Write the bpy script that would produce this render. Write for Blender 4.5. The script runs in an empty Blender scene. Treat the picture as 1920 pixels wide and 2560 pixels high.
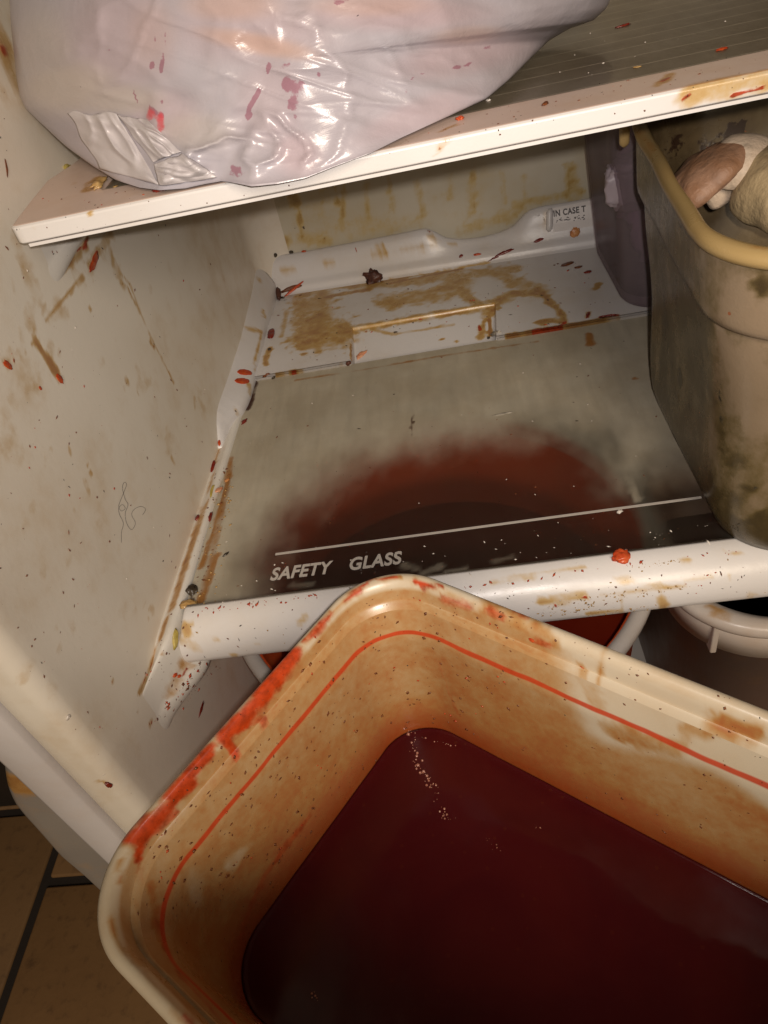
import bpy, bmesh, math, random
import numpy as np
from mathutils import Vector, Matrix, noise
from mathutils.bvhtree import BVHTree

scene = bpy.context.scene
COL = scene.collection
random.seed(7)
rng = np.random.RandomState(7)

# ---------------------------------------------------------------- camera
CAM = np.array([0.0, 0.0, 0.32])
MROT = np.array([[0.9816372035232984, 0.010308500748336499, -0.19047870083366286],
                 [-0.1356904735437147, -0.6641025328229787, -0.7352250820582681],
                 [-0.13407645598105933, 0.747570438627977, -0.6505089878250208]])
FPX = 1800.0
cd = bpy.data.cameras.new("camera")
cam = bpy.data.objects.new("camera", cd)
COL.objects.link(cam)
cd.sensor_fit = 'VERTICAL'
cd.sensor_height = 36.0
cd.lens = FPX / 2560.0 * 36.0
cd.clip_start = 0.01
cd.clip_end = 100
cam.matrix_world = Matrix(((MROT[0, 0], -MROT[1, 0], -MROT[2, 0], CAM[0]),
                           (MROT[0, 1], -MROT[1, 1], -MROT[2, 1], CAM[1]),
                           (MROT[0, 2], -MROT[1, 2], -MROT[2, 2], CAM[2]),
                           (0, 0, 0, 1)))
scene.camera = cam

# ---------------------------------------------------------------- light
world = bpy.data.worlds.new("World")
scene.world = world
world.use_nodes = True
bg = world.node_tree.nodes["Background"]
bg.inputs[0].default_value = (1.0, 0.78, 0.58, 1)
bg.inputs[1].default_value = 0.10

def area_light(name, loc, target, size, power, color, size_y=None):
    ld = bpy.data.lights.new(name, 'AREA')
    ld.shape = 'RECTANGLE' if size_y else 'DISK'
    ld.size = size
    if size_y:
        ld.size_y = size_y
    ld.energy = power
    ld.color = color
    o = bpy.data.objects.new(name, ld)
    COL.objects.link(o)
    o.location = loc
    d = Vector(target) - Vector(loc)
    o.rotation_euler = d.to_track_quat('-Z', 'Y').to_euler()
    return o

# the flash of the phone, just beside its lens, and the lamp of the kitchen behind
ld = bpy.data.lights.new("phone_flash", 'SPOT')
ld.energy = 6.6
ld.color = (1.0, 0.905, 0.83)
ld.shadow_soft_size = 0.004
ld.spot_size = math.radians(98)
ld.spot_blend = 1.0
flash = bpy.data.objects.new("phone_flash", ld)
COL.objects.link(flash)
flash.location = (0.012, -0.012, 0.334)
flash.rotation_euler = (Vector((0.0, 0.50, 0.05)) - flash.location).to_track_quat('-Z', 'Y').to_euler()
area_light("kitchen_lamp", (0.42, -1.55, 1.20), (0.0, 0.35, 0.05), 0.85, 35.0, (1.0, 0.84, 0.65))

vs = scene.view_settings
vs.view_transform = 'Standard'
vs.look = 'None'
vs.gamma = 1.0
vs.exposure = -0.20
scene.render.engine = 'CYCLES'
scene.cycles.use_denoising = True
scene.cycles.max_bounces = 10
scene.cycles.transparent_max_bounces = 12
scene.cycles.caustics_reflective = False
scene.cycles.caustics_refractive = False

# ---------------------------------------------------------------- photo to place
K = 1920.0 / 1659.0
CROPS = dict(W=(0, 0, K), A=(0, 0, .57866), B=(960, 0, .57866), C=(0, 600, .48222), D=(560, 450, .60277),
             E=(1400, 250, .529), F=(440, 1000, .60277), G=(0, 1500, .54249), H=(1000, 1300, .56966),
             I=(0, 380, .28933), J=(300, 1400, .30139), K=(480, 880, .18083), L=(620, 600, .24111),
             M=(1000, 440, .33755), N=(1540, 240, .23515), O=(1200, 1360, .434), P=(0, 1800, .34364))

def D(crop, x, y):
    a, b, s = CROPS[crop]
    return ((a + x * s), (b + y * s))          # pixels of the 1920 x 2560 photograph

def ray(p):
    v = np.array([p[0] - 960.0, p[1] - 1280.0, FPX])
    d = MROT.T @ v
    return d / np.linalg.norm(d)

def onz(p, z):
    d = ray(p)
    return CAM + d * (z - CAM[2]) / d[2]

def ony(p, y):
    d = ray(p)
    return CAM + d * y / d[1]

def onx(p, x):
    d = ray(p)
    return CAM + d * x / d[0]

# ---------------------------------------------------------------- mesh helpers
def tag(o, label=None, cat=None, group=None, kind=None):
    if label: o['label'] = label
    if cat: o['category'] = cat
    if group: o['group'] = group
    if kind: o['kind'] = kind
    return o

def empty(name, loc, label, cat, group=None):
    o = bpy.data.objects.new(name, None)
    COL.objects.link(o)
    o.location = loc
    o.empty_display_size = 0.02
    return tag(o, label, cat, group)

def attach(o, parent):
    if parent is not None:
        o.parent = parent
        off = Vector(parent.location)
        q = parent.parent
        while q is not None:
            off += Vector(q.location)
            q = q.parent
        # the children are modelled in world space
        o.location = -off

def make(name, verts, faces, mat, parent=None, smooth=True, recalc=True):
    me = bpy.data.meshes.new(name)
    me.from_pydata([tuple(v) for v in verts], [], [tuple(int(i) for i in f) for f in faces])
    if recalc:
        bm = bmesh.new(); bm.from_mesh(me)
        bmesh.ops.recalc_face_normals(bm, faces=bm.faces)
        bm.to_mesh(me); bm.free()
    me.update()
    if smooth:
        me.polygons.foreach_set('use_smooth', [True] * len(me.polygons))
    o = bpy.data.objects.new(name, me)
    COL.objects.link(o)
    mats = mat if isinstance(mat, (list, tuple)) else [mat]
    for m in mats:
        me.materials.append(m)
    attach(o, parent)
    return o

def grid_faces(nu, nv, off=0, wrap_u=False, wrap_v=False):
    f = []
    for i in range(nu if wrap_u else nu - 1):
        i2 = (i + 1) % nu
        for j in range(nv if wrap_v else nv - 1):
            j2 = (j + 1) % nv
            f.append((off + i * nv + j, off + i2 * nv + j, off + i2 * nv + j2, off + i * nv + j2))
    return f

def loft(name, loops, mat, parent=None, closed=True, caps=(False, False), smooth=True):
    """loops: list of equally long point lists"""
    n = len(loops[0])
    verts = [p for l in loops for p in l]
    faces = grid_faces(len(loops), n, wrap_v=closed)
    if caps[0]: faces.append(tuple(range(n))[::-1])
    if caps[1]: faces.append(tuple((len(loops) - 1) * n + i for i in range(n)))
    return make(name, verts, faces, mat, parent, smooth)

def box_data(x0, x1, y0, y1, z0, z1):
    v = [(x, y, z) for x in (x0, x1) for y in (y0, y1) for z in (z0, z1)]
    f = [(0, 1, 3, 2), (4, 6, 7, 5), (0, 4, 5, 1), (2, 3, 7, 6), (0, 2, 6, 4), (1, 5, 7, 3)]
    return v, f

def bevel(o, w, seg=3):
    m = o.modifiers.new("bevel", 'BEVEL')
    m.width = w; m.segments = seg; m.limit_method = 'ANGLE'; m.angle_limit = math.radians(35)
    m.harden_normals = False
    return o

def box(name, b, mat, parent=None, bev=0.0):
    v, f = box_data(*b)
    o = make(name, v, f, mat, parent, smooth=bool(bev))
    if bev: bevel(o, bev)
    return o

def sstep(a, b, x):
    t = np.clip((np.asarray(x, float) - a) / (b - a), 0, 1)
    return t * t * (3 - 2 * t)

def rr(u0, u1, v0, v1, r, ns=40, na=14, ns2=None):
    """rounded rectangle, equal counts every time"""
    ns2 = ns2 or ns
    pts = []
    cs = [(u1 - r, v1 - r, 0), (u0 + r, v1 - r, 90), (u0 + r, v0 + r, 180), (u1 - r, v0 + r, 270)]
    for k, (cu, cv, a0) in enumerate(cs):
        for i in range(na):
            a = math.radians(a0 + 90.0 * i / (na - 1))
            pts.append((cu + r * math.cos(a), cv + r * math.sin(a)))
        nu, nv_, na0 = cs[(k + 1) % 4]
        a = math.radians(a0 + 90)
        pa = (cu + r * math.cos(a), cv + r * math.sin(a))
        pb = (nu + r * math.cos(a), nv_ + r * math.sin(a))
        n = ns if k % 2 == 0 else ns2
        for i in range(1, n):
            t = i / n
            pts.append((pa[0] + (pb[0] - pa[0]) * t, pa[1] + (pb[1] - pa[1]) * t))
    return pts

# ---------------------------------------------------------------- stains and a few strokes of shade: masks painted on the surfaces themselves
def bvh_of(objs):
    if not isinstance(objs, (list, tuple)): objs = [objs]
    vs_, fs_, off = [], [], 0
    for o in objs:
        base = Vector((0, 0, 0))
        q = o
        while q is not None:
            base += Vector(q.location); q = q.parent
        vs_ += [v.co + base for v in o.data.vertices]
        fs_ += [tuple(i + off for i in p.vertices) for p in o.data.polygons]
        off += len(o.data.vertices)
    return BVHTree.FromPolygons(vs_, fs_)

def cast(tree, p):
    d = ray(p)
    h = tree.ray_cast(Vector(CAM), Vector(d))
    return h   # location, normal, index, distance

def world_co(o):
    n = len(o.data.vertices)
    a = np.empty(n * 3); o.data.vertices.foreach_get('co', a)
    base = Vector((0, 0, 0)); q = o
    while q is not None:
        base += Vector(q.location); q = q.parent
    return a.reshape(-1, 3) + np.array(base)

def vnoise(c, scale, seed=0):
    """smooth value noise, -1 .. 1, at an array of points"""
    p = np.asarray(c) * scale + 100.37 * (seed + 1)
    i = np.floor(p).astype(np.int64); f = p - i; f = f * f * (3 - 2 * f)
    out = 0
    for dx in (0, 1):
        for dy in (0, 1):
            for dz in (0, 1):
                h = (i[:, 0] + dx) * 374761393 + (i[:, 1] + dy) * 668265263 + (i[:, 2] + dz) * 2147483647 + seed * 97
                h = (h ^ (h >> 13)) * 1274126177 & 0x7fffffff
                h = (h ^ (h >> 16)) & 0xffff
                w = (f[:, 0] if dx else 1 - f[:, 0]) * (f[:, 1] if dy else 1 - f[:, 1]) * (f[:, 2] if dz else 1 - f[:, 2])
                out = out + w * (h / 32767.5 - 1)
    return out
def fnoise(c, scale, seed=0): return vnoise(c, scale, seed) + .55 * vnoise(c, scale * 2.1, seed + 5) + .3 * vnoise(c, scale * 4.3, seed + 9)

def paint(o, strokes, init=None, soft_off=False, smooth_erase=False):
    """strokes: (channel 0 film / 1 red / 2 dark, [points in the photo], radius in display pixels, strength[, 'erase'])"""
    co = world_co(o)
    a = np.zeros((len(co), 4)); a[:, 3] = 1
    if init is not None:
        init(co, a)
    tree = bvh_of(o) if strokes else None
    more = []
    for s in strokes:
        if s[0] == 0 and len(s) == 4: s = (0, s[1], s[2] * 1.3, s[3])
        if s[0] == 1 and not soft_off: more.append((0, s[1], s[2] * 1.7, .55))
        more.append(s)
    for s in more:
        ch, pts, rad, st = s[:4]
        er = len(s) > 4
        wp = []
        for p in pts:
            h = cast(tree, p)
            if h[0] is not None:
                wp.append((np.array(h[0]), h[3] * rad * K / FPX))
        if not wp: continue
        if len(wp) == 1: wp = wp * 2
        for (p, rp), (q, rq) in zip(wp[:-1], wp[1:]):
            R = max(rp, rq)
            lo = np.minimum(p, q) - 1.5 * R; hi = np.maximum(p, q) + 1.5 * R
            idx = np.nonzero(np.all((co >= lo) & (co <= hi), axis=1))[0]
            if not len(idx): continue
            c = co[idx]; d = q - p; L = d @ d
            t = np.clip(((c - p) @ d) / L, 0, 1) if L > 1e-12 else np.zeros(len(idx))
            dist = np.linalg.norm(c - p - t[:, None] * d, axis=1)
            rr_ = rp + (rq - rp) * t
            w1 = fnoise(c, 150, 1); w2 = fnoise(c, 110, 2)
            if er and smooth_erase: w1 = w1 * .15; w2 = w2 * .1
            m = (1 - sstep(.10 if er and smooth_erase else .30, 1.25, dist / rr_ * (1 + .50 * w1))) * st * (1 + .42 * w2 * (ch == 0))
            if er: a[idx, ch] *= (1 - m)
            else: a[idx, ch] = np.maximum(a[idx, ch], m)
    at = o.data.attributes.new('dirt_shade', 'FLOAT_COLOR', 'POINT')
    at.data.foreach_set('color', a.ravel())
    return o

# ---------------------------------------------------------------- materials
class N:
    def __init__(s, name):
        s.m = bpy.data.materials.new(name)
        s.m.use_nodes = True
        s.t = s.m.node_tree
        s.t.nodes.clear()
        s.out = s.t.nodes.new('ShaderNodeOutputMaterial')
    def n(s, kind, **kw):
        nd = s.t.nodes.new('ShaderNode' + kind)
        for k, v in kw.items():
            setattr(nd, k, v)
        return nd
    def set(s, sock, v):
        if hasattr(v, 'is_linked') or isinstance(v, bpy.types.NodeSocket):
            s.t.links.new(v, sock)
        else:
            if isinstance(v, (tuple, list)) and len(v) == 3 and sock.type == 'RGBA': v = (*v, 1)
            sock.default_value = v
    def math(s, op, a, b=None, clamp=False):
        nd = s.n('Math', operation=op); nd.use_clamp = clamp
        s.set(nd.inputs[0], a)
        if b is not None: s.set(nd.inputs[1], b)
        return nd.outputs[0]
    def mix(s, f, a, b):
        nd = s.n('Mix', data_type='RGBA')
        s.set(nd.inputs[0], f); s.set(nd.inputs[6], a); s.set(nd.inputs[7], b)
        return nd.outputs[2]
    def fmix(s, f, a, b):
        nd = s.n('Mix', data_type='FLOAT')
        s.set(nd.inputs[0], f); s.set(nd.inputs[2], a); s.set(nd.inputs[3], b)
        return nd.outputs[0]
    def smooth(s, v, lo, hi, o0=0., o1=1.):
        nd = s.n('MapRange', interpolation_type='SMOOTHSTEP')
        s.set(nd.inputs[0], v)
        for i, x in enumerate((lo, hi, o0, o1)): nd.inputs[i + 1].default_value = x
        return nd.outputs[0]
    def coord(s, kind='Object', scale=None):
        if not hasattr(s, 'tc'): s.tc = s.n('TexCoord')
        c = s.tc.outputs[kind]
        if scale:
            mp = s.n('Mapping'); s.t.links.new(c, mp.inputs[0]); mp.inputs[3].default_value = scale
            return mp.outputs[0]
        return c
    def noise(s, scale, detail=4., rough=.55, vec=None, dist=0.):
        nd = s.n('TexNoise'); s.t.links.new(vec if vec is not None else s.coord(), nd.inputs['Vector'])
        nd.inputs['Scale'].default_value = scale; nd.inputs['Detail'].default_value = detail
        nd.inputs['Roughness'].default_value = rough; nd.inputs['Distortion'].default_value = dist
        return nd.outputs[0]
    def voro(s, scale, vec=None):
        nd = s.n('TexVoronoi'); s.t.links.new(vec if vec is not None else s.coord(), nd.inputs['Vector'])
        nd.inputs['Scale'].default_value = scale
        return nd
    def bump(s, h, strength, dist):
        nd = s.n('Bump'); s.set(nd.inputs['Height'], h)
        nd.inputs['Strength'].default_value = strength; nd.inputs['Distance'].default_value = dist
        return nd.outputs[0]
    def bsdf(s, color, rough, normal=None, **kw):
        b = s.n('BsdfPrincipled')
        s.set(b.inputs['Base Color'], color); s.set(b.inputs['Roughness'], rough)
        if normal is not None: s.set(b.inputs['Normal'], normal)
        for k, v in kw.items(): s.set(b.inputs[k.replace('_', ' ')], v)
        return b.outputs[0]
    def done(s, sh):
        s.t.links.new(sh, s.out.inputs[0])
        return s.m

FILM_A = (0.40, 0.21, 0.055)
FILM_B = (0.24, 0.085, 0.012)
RED = (0.42, 0.045, 0.010)
DARK = (0.030, 0.014, 0.008)

def stained(name, base, base2, rough=.38, film_a=FILM_A, film_b=FILM_B, red=RED, dark=DARK, specks=.5, auto=.25,
            bump=.12, extra=None, streak=None, jitter=.55, film_soft=(.10, .74), red_soft=(.38, .60), fine=900., specular=.5):
    s = N(name)
    at = s.n('Attribute', attribute_name='dirt_shade')
    sep = s.n('SeparateColor'); s.t.links.new(at.outputs['Color'], sep.inputs[0])
    r, g, b = sep.outputs[0], sep.outputs[1], sep.outputs[2]
    n1 = s.noise(55, 6, .62)
    n2 = s.noise(240, 5, .6)
    n3 = s.noise(9, 3, .5)
    col = s.mix(s.smooth(n3, .35, .68), base, base2)
    # faint grime everywhere, in patches
    a1 = s.math('MULTIPLY', s.smooth(s.math('ADD', s.math('MULTIPLY', n1, .6), s.math('MULTIPLY', n3, .5)), .52, .80), auto)
    col = s.mix(a1, col, film_a)
    jit = s.math('ADD', s.math('MULTIPLY', s.math('SUBTRACT', n1, .5), 1.0), s.math('MULTIPLY', s.math('SUBTRACT', n2, .5), .7))
    if streak is not None:
        st = s.noise(1.0, 5, .6, vec=s.coord(scale=streak))
        jit = s.math('ADD', jit, s.math('MULTIPLY', s.math('SUBTRACT', st, .5), 1.1))
    def mask(ch, amp, lo, hi):
        gate = s.smooth(ch, .02, .22)
        v = s.math('ADD', ch, s.math('MULTIPLY', s.math('MULTIPLY', jit, amp), gate))
        return s.smooth(v, lo, hi)
    mr = mask(r, jitter, *film_soft)
    fcol = s.mix(s.smooth(s.math('ADD', r, s.math('MULTIPLY', jit, .6)), .55, 1.15), film_a, film_b)
    col = s.mix(s.math('MULTIPLY', mr, .92), col, fcol)
    mg = mask(g, .6, *red_soft)
    rcol = s.mix(s.smooth(n2, .35, .7), red, tuple(c * .55 for c in red))
    col = s.mix(s.math('MULTIPLY', mg, .95), col, rcol)
    mb = mask(b, 1.5, .52, .66)
    col = s.mix(s.math('MULTIPLY', mb, .92), col, dark)
    # small specks
    if specks > 0:
        v = s.voro(150)
        dot = s.math('LESS_THAN', v.outputs['Distance'], .16)
        pick = s.math('GREATER_THAN', s.noise(26, 2, .5), 1 - .40 * specks)
        vs2 = s.n('SeparateColor'); s.t.links.new(v.outputs['Color'], vs2.inputs[0])
        pick2 = s.math('GREATER_THAN', vs2.outputs[0], .45)
        k = s.math('MULTIPLY', s.math('MULTIPLY', dot, pick), pick2)
        col = s.mix(s.math('MULTIPLY', k, .75), col, s.mix(vs2.outputs[1], (.10, .035, .012), (.28, .07, .02)))
    if extra: col = extra(s, col, n1, n2)
    rg = s.math('ADD', s.fmix(s.math('MAXIMUM', mg, mr), rough, .28), s.math('MULTIPLY', s.math('SUBTRACT', n1, .5), .25))
    h = s.math('ADD', s.math('MULTIPLY', s.math('ADD', mg, s.math('MULTIPLY', mb, .7)), .8),
               s.math('ADD', s.math('MULTIPLY', n2, .25), s.math('MULTIPLY', s.noise(fine, 2, .5), .12)))
    nrm = s.bump(h, bump * 2.2, .0012)
    return s.done(s.bsdf(col, rg, nrm, Specular_IOR_Level=specular))

def plain(name, color, rough=.4, bump=.1, scale=200., var=.35, **kw):
    s = N(name)
    n1 = s.noise(scale, 5, .6); n2 = s.noise(scale * .2, 3, .5)
    c = s.mix(s.math('ADD', s.math('MULTIPLY', n1, .5), s.math('MULTIPLY', n2, .5)),
              tuple(x * (1 - var) for x in color), tuple(min(1, x * (1 + var)) for x in color))
    return s.done(s.bsdf(c, rough, s.bump(n1, bump * 2, .001), **kw))

M = {}
M['liner'] = stained('liner_plastic', (.73, .675, .585), (.67, .605, .51), rough=.40, auto=.34, specks=.75,
                     film_a=(.47, .30, .115), film_b=(.32, .135, .025))
M['back'] = stained('back_wall_plastic', (.57, .525, .43), (.51, .455, .345), rough=.45, auto=.25, specks=.5,
                    film_a=(.50, .355, .125), film_b=(.36, .215, .05), film_soft=(.04, .95), streak=(110, 30, 4), jitter=.75)
M['rail'] = stained('rail_plastic', (.66, .63, .58), (.61, .57, .51), rough=.38, auto=.15, specks=.6)
M['white'] = stained('white_shelf_plastic', (.66, .635, .62), (.62, .59, .565), rough=.33, auto=.10, specks=.45,
                     film_a=(.50, .33, .12), film_b=(.36, .17, .035))
M['trim'] = stained('trim_top_plastic', (.54, .41, .345), (.58, .46, .40), rough=.36, auto=.25, specks=.5)
M['tray'] = stained('tray_plastic', (.62, .60, .60), (.58, .55, .53), rough=.35, auto=.15, specks=.7,
                    film_a=(.44, .27, .065), film_b=(.30, .125, .016), jitter=.35)
M['steel'] = stained('painted_steel', (.60, .57, .57), (.55, .52, .52), rough=.40, auto=.12, specks=.25)
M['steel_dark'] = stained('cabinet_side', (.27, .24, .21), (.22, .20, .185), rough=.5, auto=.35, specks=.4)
M['black'] = plain('black_plastic', (.012, .010, .009), .5)

def tub_extra(s, col, n1, n2):
    # the line the sauce left round the inside, just under the stacking step
    sp = s.n('SeparateXYZ'); s.t.links.new(s.coord(), sp.inputs[0])
    w = s.math('MULTIPLY', s.math('SUBTRACT', s.noise(30, 2, .5), .5), .0028)
    z = s.math('ADD', sp.outputs[2], w)
    wid = s.math('ADD', .0008, s.math('MULTIPLY', s.noise(22, 2, .5), .0024))
    d = s.math('ABSOLUTE', s.math('SUBTRACT', z, .0312))
    k = s.math('SUBTRACT', 1.0, s.math('MINIMUM', s.math('DIVIDE', d, wid), 1.0))
    k = s.smooth(k, .1, .6)
    # fresh sauce still wet on the wall just above the surface
    wet = s.smooth(s.math('ADD', sp.outputs[2], s.math('MULTIPLY', s.math('SUBTRACT', n1, .5), .012)), -.046, -.026, .70, 0.)
    col = s.mix(wet, col, (.24, .048, .009))
    return s.mix(s.math('MULTIPLY', k, .92), col, s.mix(n2, (.52, .055, .012), (.34, .03, .008)))

M['tub'] = stained('cream_tub_plastic', (.52, .45, .34), (.47, .39, .28), rough=.34, auto=.16, specks=.0,
                   film_a=(.35, .178, .042), film_b=(.30, .066, .007), red=(.44, .036, .003), bump=.035, jitter=.34,
                   film_soft=(.10, .85), red_soft=(.16, .86), extra=tub_extra, specular=.45)
M['tub_out'] = stained('cream_tub_outside', (.60, .54, .43), (.55, .48, .37), rough=.4, auto=.2, specks=.4)
M['bin'] = stained('yellowed_bin_plastic', (.25, .185, .122), (.19, .14, .085), rough=.24, auto=.45, specks=.8,
                   film_a=(.10, .072, .026), film_b=(.040, .028, .010), red=(.10, .06, .02), dark=(.035, .028, .016),
                   bump=.2, streak=(70, 70, 9), film_soft=(.1, .9), jitter=.95)
M['bin_rim'] = stained('yellowed_bin_rim', (.36, .25, .105), (.28, .18, .068), rough=.30, auto=.35, specks=.15,
                       film_a=(.32, .165, .05), film_b=(.20, .09, .025), bump=.12)
M['bin_in'] = stained('bin_inside_plastic', (.20, .18, .14), (.155, .135, .10), rough=.5, auto=.35, specks=1.0,
                      film_a=(.16, .11, .05), film_b=(.08, .05, .02), bump=.04)
M['bucket'] = stained('white_bucket_plastic', (.62, .57, .52), (.55, .48, .42), rough=.35, auto=.2, specks=.3)
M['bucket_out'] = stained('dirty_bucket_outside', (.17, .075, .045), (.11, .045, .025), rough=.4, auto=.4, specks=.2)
M['bucket_in'] = stained('sauced_bucket_plastic', (.68, .10, .026), (.58, .07, .016), rough=.4, auto=.5, specks=.2)

def mat_sauce(name, c1, c2, rough):
    s = N(name)
    n1 = s.noise(18, 5, .6, dist=.6); n2 = s.noise(260, 4, .6); n3 = s.noise(60, 3, .5)
    c = s.mix(s.smooth(n1, .3, .7), c1, c2)
    v = s.voro(190)
    vs2 = s.n('SeparateColor'); s.t.links.new(v.outputs['Color'], vs2.inputs[0])
    k = s.math('MULTIPLY', s.math('LESS_THAN', v.outputs['Distance'], .17), s.math('GREATER_THAN', vs2.outputs[0], .80))
    c = s.mix(s.math('MULTIPLY', k, .30), c, (.075, .014, .005))
    h = s.math('ADD', s.math('MULTIPLY', n3, .6), s.math('MULTIPLY', k, .35))
    return s.done(s.bsdf(c, rough, s.bump(h, .25, .0012), Specular_IOR_Level=.22))
M['sauce'] = mat_sauce('red_sauce', (.040, .0026, .0042), (.052, .0042, .0046), .15)
M['sauce_d'] = mat_sauce('dark_bucket_sauce', (.03, .004, .003), (.045, .007, .004), .3)
M['sauce_b'] = mat_sauce('bucket_sauce', (.15, .012, .004), (.19, .02, .006), .3)

def mat_glass(name, film_col, film_col2, stripes=False):
    s = N(name)
    at = s.n('Attribute', attribute_name='dirt_shade')
    sep = s.n('SeparateColor'); s.t.links.new(at.outputs['Color'], sep.inputs[0])
    n1 = s.noise(26, 6, .6); n2 = s.noise(1.0, 6, .65, vec=s.coord(scale=(130, 14, 10))); n3 = s.noise(7, 3, .5)
    tr = s.n('BsdfTransparent'); tr.inputs[0].default_value = (.94, .92, .88, 1)
    rf = s.n('BsdfRefraction'); rf.inputs[0].default_value = (.97, .95, .92, 1)
    rf.inputs['Roughness'].default_value = .42; rf.inputs['IOR'].default_value = 1.12
    clear = s.n('MixShader'); clear.inputs[0].default_value = .70
    s.t.links.new(tr.outputs[0], clear.inputs[1]); s.t.links.new(rf.outputs[0], clear.inputs[2])
    fc = s.mix(s.smooth(n1, .3, .7), film_col, film_col2)
    fc = s.mix(s.smooth(s.math('ADD', sep.outputs[1], s.math('MULTIPLY', s.math('SUBTRACT', n1, .5), .8)), .35, .75), fc, (.30, .13, .03))
    fc = s.mix(s.smooth(s.math('ADD', sep.outputs[2], s.math('MULTIPLY', s.math('SUBTRACT', n1, .5), 1.0)), .4, .75), fc, (.05, .016, .008))
    amt = s.math('MULTIPLY', sep.outputs[0],
                 s.math('ADD', .66, s.math('ADD', s.math('MULTIPLY', n1, .26), s.math('MULTIPLY', n2, .42))), clamp=True)
    rough = s.math('ADD', .22, s.math('MULTIPLY', n1, .3))
    if stripes:
        sp = s.n('SeparateXYZ'); s.t.links.new(s.coord(), sp.inputs[0])
        ph = s.math('FRACT', s.math('MULTIPLY', s.math('SUBTRACT', sp.outputs[1], .3585), 1 / .0195))
        k = s.math('LESS_THAN', s.math('ABSOLUTE', s.math('SUBTRACT', ph, .5)), .028)
        k = s.math('MULTIPLY', k, s.math('ADD', .25, s.math('MULTIPLY', n1, .8)), clamp=True)
        fc = s.mix(k, fc, (.42, .36, .28))
        amt = s.math('MAXIMUM', amt, k)
    film = s.bsdf(fc, rough, s.bump(s.math('ADD', n1, n2), .1, .001), Specular_IOR_Level=.35)
    mx = s.n('MixShader'); s.set(mx.inputs[0], amt)
    s.t.links.new(clear.outputs[0], mx.inputs[1]); s.t.links.new(film, mx.inputs[2])
    gl = s.n('BsdfGlossy'); gl.inputs['Roughness'].default_value = .08
    s.set(gl.inputs['Normal'], s.bump(n1, .05, .001))
    lw = s.n('LayerWeight'); lw.inputs[0].default_value = .12
    fr = s.math('MULTIPLY', lw.outputs['Fresnel'], .45)
    m2 = s.n('MixShader'); s.set(m2.inputs[0], fr)
    s.t.links.new(mx.outputs[0], m2.inputs[1]); s.t.links.new(gl.outputs[0], m2.inputs[2])
    return s.done(m2.outputs[0])
M['glass'] = mat_glass('grimy_glass', (.465, .42, .33), (.385, .335, .25))
M['glass_up'] = mat_glass('grimy_striped_glass', (.135, .108, .075), (.10, .078, .05), True)

def mat_clear(name, col):
    s = N(name)
    tr = s.n('BsdfTransparent'); tr.inputs[0].default_value = (*col, 1)
    gl = s.n('BsdfGlossy'); gl.inputs[1].default_value = .1
    mx = s.n('MixShader'); mx.inputs[0].default_value = .04
    s.t.links.new(tr.outputs[0], mx.inputs[1]); s.t.links.new(gl.outputs[0], mx.inputs[2])
    return s.done(mx.outputs[0])
M['glass_clear'] = mat_clear('glass_underside', (.86, .86, .82))

def mat_bag():
    s = N('thin_white_plastic_bag')
    at = s.n('Attribute', attribute_name='dirt_shade')
    sep = s.n('SeparateColor'); s.t.links.new(at.outputs['Color'], sep.inputs[0])
    hue = s.n('Attribute', attribute_name='hue')
    h3 = s.n('SeparateColor'); s.t.links.new(hue.outputs['Color'], h3.inputs[0])
    n1 = s.noise(30, 5, .6, dist=.4); n2 = s.noise(190, 5, .65); n3 = s.noise(11, 4, .55)
    nf = s.noise(1.0, 5, .6, vec=s.coord(scale=(28, 28, 75)), dist=1.2)
    c = s.mix(s.smooth(n3, .32, .68), (.350, .330, .365), (.37, .332, .358))
    c = s.mix(s.math('MULTIPLY', h3.outputs[0], .9), c, (.41, .26, .27))    # pink meat behind the film
    c = s.mix(s.math('MULTIPLY', h3.outputs[1], .8), c, (.50, .28, .16))    # orange
    c = s.mix(s.math('MULTIPLY', h3.outputs[2], .9), c, (.46, .40, .34))    # beige, thicker folds
    c = s.mix(s.math('MULTIPLY', s.smooth(n1, .5, .75), .25), c, (.48, .42, .43))
    rag = s.math('ADD', s.math('MULTIPLY', s.math('SUBTRACT', n1, .5), 1.0), s.math('MULTIPLY', s.math('SUBTRACT', n2, .5), 1.2))
    def msk(ch, lo=.42, hi=.58):
        return s.smooth(s.math('ADD', ch, s.math('MULTIPLY', rag, s.smooth(ch, .03, .25))), lo, hi)
    c = s.mix(s.math('MULTIPLY', msk(sep.outputs[1]), .72), c, (.24, .085, .125))
    c = s.mix(s.math('MULTIPLY', msk(sep.outputs[0], .3, .8), .85), c, (.50, .06, .075))
    c = s.mix(s.math('MULTIPLY', msk(sep.outputs[2], .45, .55), .85), c, (.03, .02, .03))
    hgt = s.math('ADD', s.math('MULTIPLY', nf, .7), s.math('ADD', s.math('MULTIPLY', n1, .35), s.math('MULTIPLY', n2, .22)))
    vr = s.voro(26, vec=s.t.nodes.new('ShaderNodeVectorMath').outputs[0])
    vm = vr.inputs['Vector'].links[0].from_node; vm.operation = 'ADD'
    s.t.links.new(s.coord(), vm.inputs[0])
    nz = s.n('TexNoise'); s.t.links.new(s.coord(), nz.inputs['Vector']); nz.inputs['Scale'].default_value = 14
    sc = s.n('VectorMath', operation='SCALE'); s.t.links.new(nz.outputs['Color'], sc.inputs[0]); sc.inputs['Scale'].default_value = .06
    s.t.links.new(sc.outputs[0], vm.inputs[1])
    hgt = s.math('ADD', hgt, s.math('MULTIPLY', vr.outputs['Distance'], .85))
    nrm = s.bump(hgt, .19, .0045)
    return s.done(s.bsdf(c, .29, nrm, Specular_IOR_Level=.5))
M['bag'] = mat_bag()
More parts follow.
